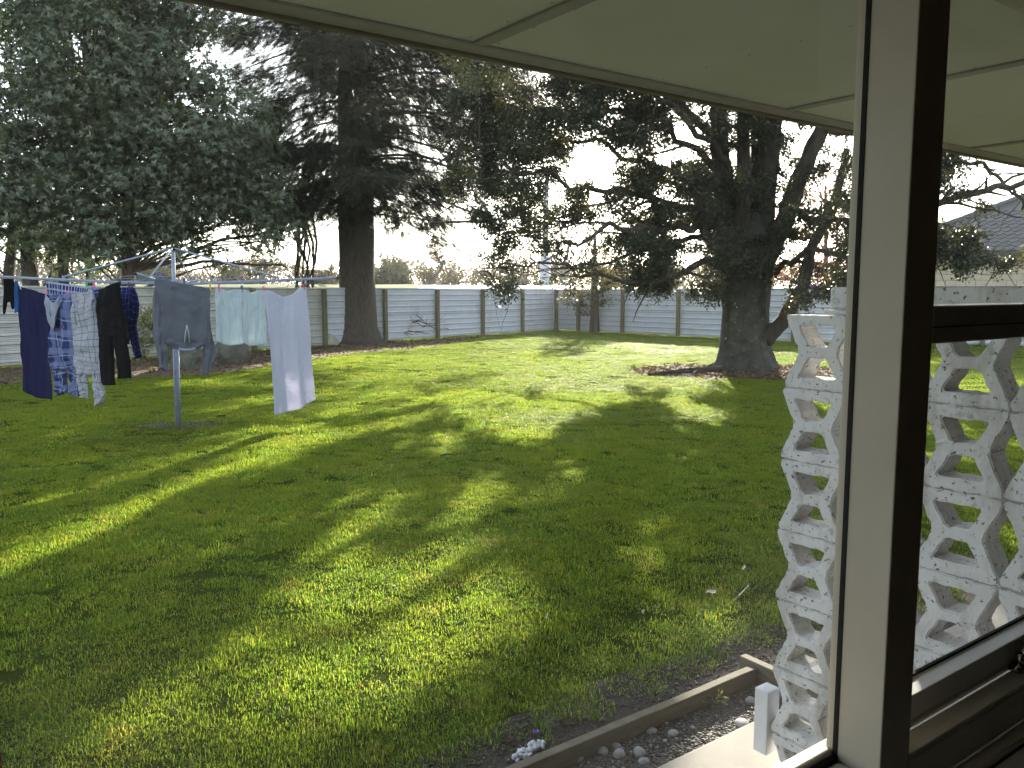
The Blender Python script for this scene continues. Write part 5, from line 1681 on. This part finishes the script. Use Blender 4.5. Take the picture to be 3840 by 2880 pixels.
lit = [gnd(-120, 1462), gnd(0, 1445), gnd(300, 1420), gnd(620, 1415), gnd(860, 1398), gnd(1000, 1372), gnd(1180, 1345), gnd(1300, 1330), gnd(1460, 1318), gnd(1640, 1300), gnd(1740, 1282), gnd(1790, 1266)]
fd = (FC - FL).normalized()
fence_pts = [FL + fd * s for s in (LF * .80, LF * .6, LF * .4, LF * .2, 0, -2)]
LITP = [(p.x + rnd.uniform(-.1, .1), p.y) for p in lit] + [(p.x, p.y) for p in fence_pts]
sheet('leaf_litter_bed', LITP, 0.008, M['litter_soil'])
mnd = ell(5.35, 18.7, 2.5, 1.75, 40, .10)
sheet('tree_mulch_bed', mnd, 0.008, M['litter_soil'])
bare = ell(MBASE.x, MBASE.y, .62, .36, 24, .2)
sheet('bare_patch', bare, 0.006, M['soil'])

def inside(poly, x, y):
    px_ = np.array([p[0] for p in poly]); py_ = np.array([p[1] for p in poly])
    r = np.zeros(len(x), bool)
    j = len(poly) - 1
    for i in range(len(poly)):
        c = ((py_[i] > y) != (py_[j] > y)) & (x < (px_[j] - px_[i]) * (y - py_[i]) / (py_[j] - py_[i] + 1e-12) + px_[i])
        r ^= c
        j = i
    return r
def in_poly_pts(poly, n, edge=0.0):
    xs = [p[0] for p in poly]; ys = [p[1] for p in poly]
    X, Y = rng.uniform(min(xs) - edge, max(xs) + edge, n), rng.uniform(min(ys) - edge, max(ys) + edge, n)
    if edge:
        X2, Y2 = X + rng.normal(size=n) * edge, Y + rng.normal(size=n) * edge
        k = inside(poly, X2, Y2)
    else:
        k = inside(poly, X, Y)
    return X[k], Y[k]
X1, Y1 = in_poly_pts(LITP, 26000, .12)
X2, Y2 = in_poly_pts(mnd, 7000, .12)
X, Y = np.concatenate([X1, X2]), np.concatenate([Y1, Y2])
P = np.stack([X, Y, .012 + .03 * rng.random(len(X)) ** 2], 1)
nrm = np.array([0, 0, 1]) + rng.normal(size=P.shape) * .45
dr = rng.normal(size=P.shape) * np.array([1, 1, .25])
ll = link('leaf_litter', scatter('leaf_litter', *T_SMALL, P, dr, nrm, .05 + .06 * rng.random(len(P))), M['leaf_dead'])
tag(ll, 'brown fallen leaves lying on the beds under the trees', 'leaf litter', kind='stuff')
# tan fallen leaves scattered over the left lawn
k = 220
P = np.stack([rng.uniform(-11, -3, k), rng.uniform(7.5, 18, k), np.full(k, .055)], 1)
ll = link('fallen_leaves', scatter('fallen_leaves', *T_BROAD, P, rng.normal(size=P.shape) * np.array([1, 1, .1]), np.array([0, 0, 1]) + rng.normal(size=P.shape) * .3, .06 + .05 * rng.random(k)), M['leaf_dead'])
tag(ll, 'tan fallen leaves scattered on the lawn near the clothesline', 'leaf litter', kind='stuff')
# fallen branch beside the big trunk
g = gnd(2600, 1408)
b = MB(); b.tube([(-1.0, -.1, .03), (-.5, 0, .07), (0, .12, .10), (.7, .35, .12)], [.03, .05, .06, .07], 7, jit=.1); b.tube([(-.4, 0, .08), (-.75, .2, .17), (-1.05, .3, .2)], [.02, .015, .006], 5); b.tube([(0.1, .1, .1), (-.1, -.3, .06)], [.025, .012], 5)
o = b.build('fallen_branch', M['bark_dark'], sm=True); o.location = g
tag(o, 'dark fallen branch lying on the mulch left of the thick trunk', 'branch')
# old stump with a seedling at the right fence
g = gnd(2470, 1252)
o = rock('stump_mound', 'low dark mound of an old stump against the right fence', 'mound', g + Vector((.2, .2, .05)), (1.2, .45, .36), 2.2, M['soil'])
g2 = gnd(2437, 1256)
shrub('seedling', 'small bright green seedling in front of the dark stump mound', 'plant', g2, [(0, 0, .22, .22, .22), (.05, 0, .42, .12, .12)], .09, M['weed'], 130, T_BROAD, twn=3)

# ------------------------------------------------------------------ gravel bed details
def stone_mesh(seed):
    bm = bmesh.new(); bmesh.ops.create_icosphere(bm, subdivisions=1, radius=1)
    r = random.Random(seed)
    for v in bm.verts: v.co *= r.uniform(.7, 1.15)
    me = bpy.data.meshes.new('gravel_stone'); bm.to_mesh(me); bm.free()
    v = np.array([x.co[:] for x in me.vertices]); f = np.array([p.vertices[:] for p in me.polygons])
    return v, f
def gravel_mat():
    m, nt, b, out = new_mat('gravel')
    at = node(nt, 'ShaderNodeAttribute', attribute_name='tint')
    c = ramp(nt, at.outputs['Fac'], [(0.0, (0.032, 0.025, 0.022)), (0.7, (0.075, 0.062, 0.055)), (0.93, (0.12, 0.105, 0.10)), (1.0, (0.34, 0.31, 0.28))])
    nt.links.new(c, b.inputs['Base Color']); b.inputs['Roughness'].default_value = .75
    return m
M['gravel'] = gravel_mat()
def gravel(name, u0, u1, n0, n1, cnt, s0, s1, label):
    u, n = rng.uniform(u0, u1, cnt), rng.uniform(n0, n1, cnt)
    P = np.stack([u * UX.x + n * NX.x, u * UX.y + n * NX.y, np.full(cnt, .008)], 1)
    P[:, 2] += rng.random(cnt) * .006
    v, f = stone_mesh(4)
    sc = (s0 + (s1 - s0) * rng.random(cnt) ** 2)[:, None] * (.7 + .6 * rng.random((cnt, 3)))
    sc[:, 2] *= .7
    me = scatter(name, v, f, P, rng.normal(size=(cnt, 3)) * np.array([1, 1, .2]), np.array([0, 0, 1]) + .4 * rng.normal(size=(cnt, 3)), sc)
    smooth(me)
    return tag(link(name, me, M['gravel']), label, 'gravel', kind='stuff')
gravel('gravel', .9, 3.06, 2.05, EDGE_N - .025, 12000, .004, .011, 'dark mixed gravel filling the bed between path and edging')
gravel('loose_stones', .9, 3.9, EDGE_N + .03, 2.66, 3000, .003, .009, 'loose stones on the bare soil outside the edging')

GS = 'grey river stones in the gravel bed'
for px, py, rx, rz, lb in ((2170, 2845, 25, 17, 'grey river stone nearest the timber edging, leftmost of the group'), (2260, 2820, 27, 17, 'grey river stone second from the left in the group'),
        (2310, 2803, 22, 14, 'small grey river stone at the back of the group'), (2322, 2832, 28, 19, 'largest round grey river stone in the middle of the group'), (2398, 2826, 29, 18, 'pale grey river stone at the right of the group'),
        (2414, 2860, 23, 16, 'grey river stone closest to the concrete path, at the front of the group'), (2444, 2746, 24, 14, 'grey river stone lying apart in mid bed, left of a pair'), (2523, 2753, 25, 13, 'flat grey river stone lying apart in mid bed, right of a pair'),
        (2782, 2716, 34, 14, 'long pale river stone beside the concrete path, left of the white post'), (2815, 2632, 20, 16, 'grey river stone half hidden behind the white post')):
    g = gnd(px, py + rz * .7)
    s = g.y * 1.06 / 3106
    o = rock('river_stone', lb, 'stone', (0, 0, 0), (rx * s, rx * s * .8, rz * s * 1.05), px * .13, M['river_stone'], GS, sub=3, rough=.10)
    o.location = g + Vector((0, 0, rz * s * .9)); o.rotation_euler = (0, rnd.uniform(-.12, .12), rnd.uniform(0, 3))
for px, py in ((2500, 2724), (2597, 2740), (2495, 2790), (2345, 2775), (2575, 2665)):
    g = gnd(px, py)
    rock('pebble', {2500: 'small pale pebble above the mid-bed pair', 2597: 'cream pebble lying right of the mid-bed pair', 2495: 'orange-brown pebble in the middle of the gravel', 2345: 'tiny pale pebble above the group of river stones', 2575: 'flat pale pebble near the timber edging'}[px],
         'pebble', g + Vector((0, 0, .012)), (.011, .010, .008), px * .7, M['pale_stone'], 'small pale pebbles in the gravel', sub=2, rough=.2)
# fluffy white wool scrap at the edging
wv = []
g1, g2 = gnd(1940, 2850), gnd(2035, 2806)
bm = bmesh.new()
wr_ = random.Random(5)
for i in range(60):
    f = i / 59
    c = g1.lerp(g2, f) + Vector((wr_.gauss(0, .010), wr_.gauss(0, .010), .010 + wr_.random() * (.022 if f > .6 else .012)))
    r = bmesh.ops.create_icosphere(bm, subdivisions=2, radius=wr_.uniform(.005, .012), matrix=Matrix.Translation(c))
    for v in r['verts']:
        v.co += (v.co - c) * (.35 * noise.noise(v.co * 160))
me = bpy.data.meshes.new('wool_scrap'); bm.to_mesh(me); bm.free()
cen = g1.lerp(g2, .5)
me.transform(Matrix.Translation(-cen))
o = link('wool_scrap', me, M['wool']); o.location = cen
tag(o, 'fluffy white scrap of wool lying outside the timber edging', 'wool')
# purple flower, weeds, dry leaves
g = gnd(2011, 2764)
b = MB()
for k in range(6):
    a = k * 1.047
    b.add([Vector((0, 0, .02)), Vector((math.cos(a - .35) * .012, math.sin(a - .35) * .012, .028)), Vector((math.cos(a) * .018, math.sin(a) * .018, .024)), Vector((math.cos(a + .35) * .012, math.sin(a + .35) * .012, .028))], [(0, 1, 2, 3)])
b.tube([(0, 0, 0), (0, 0, .021)], .0015, 5)
o = b.build('flower', M['flower']); o.location = g
tag(o, 'tiny purple flower on the bare soil by the lawn edge', 'flower')
def tuft(name, label, px, py, n, L, mat, group, spread=.6):
    g = gnd(px, py)
    b = MB()
    for i in range(n):
        a = rnd.uniform(0, 6.28); q = rnd.uniform(.2, spread); l = L * rnd.uniform(.6, 1.1); w = .0035
        d = Vector((math.cos(a) * q, math.sin(a) * q, 1)).normalized(); sd = Vector((-math.sin(a), math.cos(a), 0)) * w
        o_ = Vector((math.cos(a), math.sin(a), 0)) * .008
        p1 = o_ + d * l * .55; p2 = o_ + d * l + Vector((math.cos(a), math.sin(a), -.6)) * l * .25 * q
        b.add([o_ - sd, o_ + sd, p1 + sd, p1 - sd, p2], [(0, 1, 2, 3), (3, 2, 4)])
    o = b.build(name, mat); o.location = g
    return tag(o, label, 'weed', group)
WG = 'weeds on the bare soil'
tuft('grass_tuft', 'spiky grass tuft beside the purple flower', 2028, 2745, 16, .12, M['weed'], WG, .9)
tuft('grass_tuft', 'sprawling grass tuft against the timber edging', 2235, 2712, 18, .10, M['weed'], WG, 1.3)
for px, py, lb in ((2395, 2590, 'small leafy weed with pale leaves, uppermost on the soil'), (2440, 2640, 'leafy weed glinting in sun beside the timber edging'), (2665, 2660, 'white-flowered weed growing in the gravel'), (2700, 2450, 'low leafy weed at the lawn edge near the block wall')):
    g = gnd(px, py)
    shrub('weed', lb, 'weed', g, [(0, 0, .035, .055, .03), (.03, .01, .05, .04, .025)], .026, M['leaf_varieg' if px == 2665 else 'weed'], 60, T_BROAD, group=WG, twn=2)
def dry_leaf(px, py, L, label, mat='leaf_dead', rot=0.0, z=.012):
    g = gnd(px, py)
    n = 7
    vs, fs = [], []
    for i in range(n):
        s = i / (n - 1); w = .30 * L * math.sin(math.pi * min(1, s * .96 + .03)) ** .8 * (1 + .15 * (-1) ** i)
        z_ = .25 * L * (s - .5) ** 2
        vs += [(s * L, -w, z_ + .12 * L), (s * L, 0, z_), (s * L, w, z_ + .10 * L)]
    for i in range(n - 1):
        k = i * 3
        fs += [(k, k+3, k+4, k+1), (k+1, k+4, k+5, k+2)]
    me = bpy.data.meshes.new('dry_leaf'); me.from_pydata(vs, [], fs); smooth(me)
    o = link('dry_leaf', me, M[mat]); o.location = g + Vector((-L / 2, 0, z)); o.rotation_euler = (.1, 0, rot)
    return tag(o, label, 'leaf', 'dry leaves at the lawn edge')
dry_leaf(2135, 2725, .085, 'curled brown dry leaf by the timber edging', rot=.2)
dry_leaf(2450, 2560, .07, 'brown dry leaf on the soil at the lawn edge', rot=1.2)
dry_leaf(1905, 2785, .06, 'dark dry leaf at the grass edge left of the flower', rot=-.3)
dry_leaf(2595, 2530, .075, 'long brown dry leaf at the lawn edge near the edging corner', rot=.1)
dry_leaf(2672, 2258, .075, 'pale dry leaf lying on the lawn left of the block wall', 'feather', .5, .05)

# ------------------------------------------------------------------ grass
def clump(seed, n, rad, h0, h1, w, lean):
    r = random.Random(seed)
    vs, fs, ti = [], [], []
    for i in range(n):
        a, q = r.uniform(0, 6.283), rad * math.sqrt(r.random())
        x, y = math.cos(a) * q, math.sin(a) * q
        b = r.uniform(0, 6.283); L = r.uniform(h0, h1); le = r.uniform(.1, lean)
        dx, dy = math.cos(b), math.sin(b)
        wx, wy = -dy * w * r.uniform(.7, 1.2), dx * w * r.uniform(.7, 1.2)
        k = len(vs)
        m1, m2 = .55 * L, L
        l1, l2 = le * .35 * L, le * 1.0 * L
        z1 = m1 * (1 - .12 * le); z2 = m2 * max(.25, 1 - .42 * le)
        vs += [(x - wx, y - wy, -.005), (x + wx, y + wy, -.005), (x + dx * l1 + wx * .85, y + dy * l1 + wy * .85, z1), (x + dx * l1 - wx * .85, y + dy * l1 - wy * .85, z1), (x + dx * l2, y + dy * l2, z2)]
        fs += [(k, k+1, k+2), (k, k+2, k+3), (k+3, k+2, k+4)]
        t = r.random(); ti += [t, t, t]
    me = np_mesh('grass_clump', np.array(vs), np.array(fs), {'tint': ti})
    me.materials.append(M['grass'])
    o = bpy.data.objects.new('grass_clump', me)
    return o
gc = bpy.data.collections.new('grass_clumps')
for i, a in enumerate(((1, 150, .11, .010, .028, .0017, 1.5), (2, 140, .12, .012, .032, .0018, 1.6), (3, 130, .11, .009, .024, .0019, 1.7), (4, 14, .06, .028, .062, .0022, .9))):
    o = clump(*a); o.name = 'clump_%d' % i
    gc.objects.link(o)
gp = []
for d0, d1, dens, s, sz in ((2.0, 5.5, 130, 1.0, 1.0), (5.5, 9.5, 120, 1.1, 1.05), (9.5, 15, 75, 1.5, 1.0), (15, 24, 34, 2.1, .95), (24, 40, 15, 3.1, .95)):
    n = int(dens * (1.36 * (d0 + d1) / 2 + 3.5) * (d1 - d0))
    y = rng.uniform(d0, d1, n); x = (rng.random(n) * 2 - 1) * (.68 * y + 1.75)
    gp.append(np.stack([x, y, np.full(n, s), np.full(n, sz)], 1))
gp = np.concatenate(gp)
X, Y = gp[:, 0], gp[:, 1]
un = X * UX.x + Y * UX.y; nn_ = X * NX.x + Y * NX.y
wob = np.array([noise.noise(Vector((u * 2.2, 0, 4))) * .06 + noise.noise(Vector((u * 7, 2, 4))) * .03 for u in un])
ok = (nn_ > np.interp(un, [.5, 1.57, 2.0, 2.42, 2.9, 3.3, 4.0], [2.44, 2.47, 2.50, 2.55, 2.55, 2.53, 2.49]) + wob) | (un > 4.6) & (nn_ > 2.3)
ok &= ~(inside(bare, X, Y) & (rng.random(len(X)) < .72))
ok &= ~inside(LITP, X + rng.normal(size=len(X)) * .12, Y + rng.normal(size=len(X)) * .12) & ~inside(mnd, X + rng.normal(size=len(X)) * .12, Y + rng.normal(size=len(X)) * .12)
sideL = (X - FL.x) * fd.y - (Y - FL.y) * fd.x
ok &= sideL > .12
rd = (FR1 - FC).normalized(); sideR = (X - FC.x) * rd.y - (Y - FC.y) * rd.x
rd2 = (FR2 - FR1).normalized(); sideR2 = (X - FR1.x) * rd2.y - (Y - FR1.y) * rd2.x
ok &= np.where(X < FR1.x, sideR > .12, sideR2 > .12)
gp = gp[ok]
# weeds growing sparsely into the litter and the bed edges
Xl, Yl = in_poly_pts(LITP, 2600); m_ = rng.random(len(Xl)) < .16
gp = np.concatenate([gp, np.stack([Xl[m_], Yl[m_], np.full(m_.sum(), 1.6), np.full(m_.sum(), 1.8)], 1)])
fw = []
for A_, d_, L_, nv_ in ((FL, fd, LF, 1), (FC, rd, L1, 1), (FR1, rd2, L2, 1)):
    q_ = rng.uniform(0, L_, 170); o_ = rng.uniform(.03, .30, 170)
    nx_, ny_ = d_.y, -d_.x
    if (Vector((nx_, ny_, 0)).dot(Vector((0, 8, 0)) - A_)) < 0: nx_, ny_ = -nx_, -ny_
    fw.append(np.stack([A_.x + d_.x * q_ + nx_ * o_, A_.y + d_.y * q_ + ny_ * o_, np.full(170, 1.7), rng.uniform(1.2, 3.6, 170)], 1))
gp = np.concatenate([gp] + fw)
n = len(gp)
big = np.array([noise.noise(Vector((x * .55, y * .55, 0))) + .6 * noise.noise(Vector((x * 1.9, y * 1.9, 3))) for x, y in gp[:, :2]])
hz = gp[:, 3] * (1.0 + .55 * np.clip(big, -.7, 1)) * rng.uniform(.8, 1.2, n)
xy = gp[:, 2] * rng.uniform(.85, 1.15, n)
idx = np.where(rng.random(n) < .06 + .10 * (big > .25), 3, rng.integers(0, 3, n))
me = bpy.data.meshes.new('grass')
V = np.zeros((n, 3), dtype=np.float32); V[:, :2] = gp[:, :2]; V[:, 2] = .002
me.vertices.add(n); me.vertices.foreach_set('co', V.ravel())
a_ = me.attributes.new('rot', 'FLOAT_VECTOR', 'POINT')
rot = np.stack([rng.normal(size=n) * .07, rng.normal(size=n) * .07, rng.uniform(0, 6.283, n)], 1).astype(np.float32)
a_.data.foreach_set('vector', rot.ravel())
a_ = me.attributes.new('scl', 'FLOAT_VECTOR', 'POINT')
a_.data.foreach_set('vector', np.stack([xy, xy, hz], 1).astype(np.float32).ravel())
a_ = me.attributes.new('idx', 'INT', 'POINT'); a_.data.foreach_set('value', idx.astype(np.int32))
me.materials.append(M['grass'])
go = link('grass', me)
tag(go, 'short green mown lawn grass with longer tufts, dappled by sun', 'grass', kind='stuff')
ng = bpy.data.node_groups.new('grass_scatter', 'GeometryNodeTree')
ng.interface.new_socket('Geometry', in_out='INPUT', socket_type='NodeSocketGeometry')
ng.interface.new_socket('Geometry', in_out='OUTPUT', socket_type='NodeSocketGeometry')
gi, gout = ng.nodes.new('NodeGroupInput'), ng.nodes.new('NodeGroupOutput')
ip = ng.nodes.new('GeometryNodeInstanceOnPoints')
ci = ng.nodes.new('GeometryNodeCollectionInfo'); ci.inputs[0].default_value = gc; ci.inputs[1].default_value = True; ci.inputs[2].default_value = True
def named(nm, ty):
    q = ng.nodes.new('GeometryNodeInputNamedAttribute'); q.data_type = ty; q.inputs[0].default_value = nm
    return next(o for o in q.outputs if o.enabled and o.name == 'Attribute')
ng.links.new(gi.outputs[0], ip.inputs['Points']); ng.links.new(ci.outputs[0], ip.inputs['Instance'])
ip.inputs['Pick Instance'].default_value = True
ng.links.new(named('idx', 'INT'), ip.inputs['Instance Index'])
e2r = ng.nodes.new('FunctionNodeEulerToRotation')
ng.links.new(named('rot', 'FLOAT_VECTOR'), e2r.inputs[0]); ng.links.new(e2r.outputs[0], ip.inputs['Rotation'])
ng.links.new(named('scl', 'FLOAT_VECTOR'), ip.inputs['Scale'])
ng.links.new(ip.outputs[0], gout.inputs[0])
md = go.modifiers.new('scatter', 'NODES'); md.node_group = ng

# ------------------------------------------------------------------ thin volume over yard and paddock, added to imitate lens glare
hz_ = MB().box((-292, -46, -1.0), (292, 222, 24.0)).build('glare_haze')
hm_ = bpy.data.materials.new('glare_haze'); hm_.use_nodes = True
hn = hm_.node_tree
hn.nodes.remove(hn.nodes['Principled BSDF'])
pv = hn.nodes.new('ShaderNodeVolumePrincipled')
pv.inputs['Color'].default_value = (0.97, 0.96, 0.93, 1)
pv.inputs['Density'].default_value = 0.0004
pv.inputs['Anisotropy'].default_value = 0.5
hn.links.new(pv.outputs[0], hn.nodes['Material Output'].inputs['Volume'])
hz_.data.materials.append(hm_)
tag(hz_, kind='stuff')
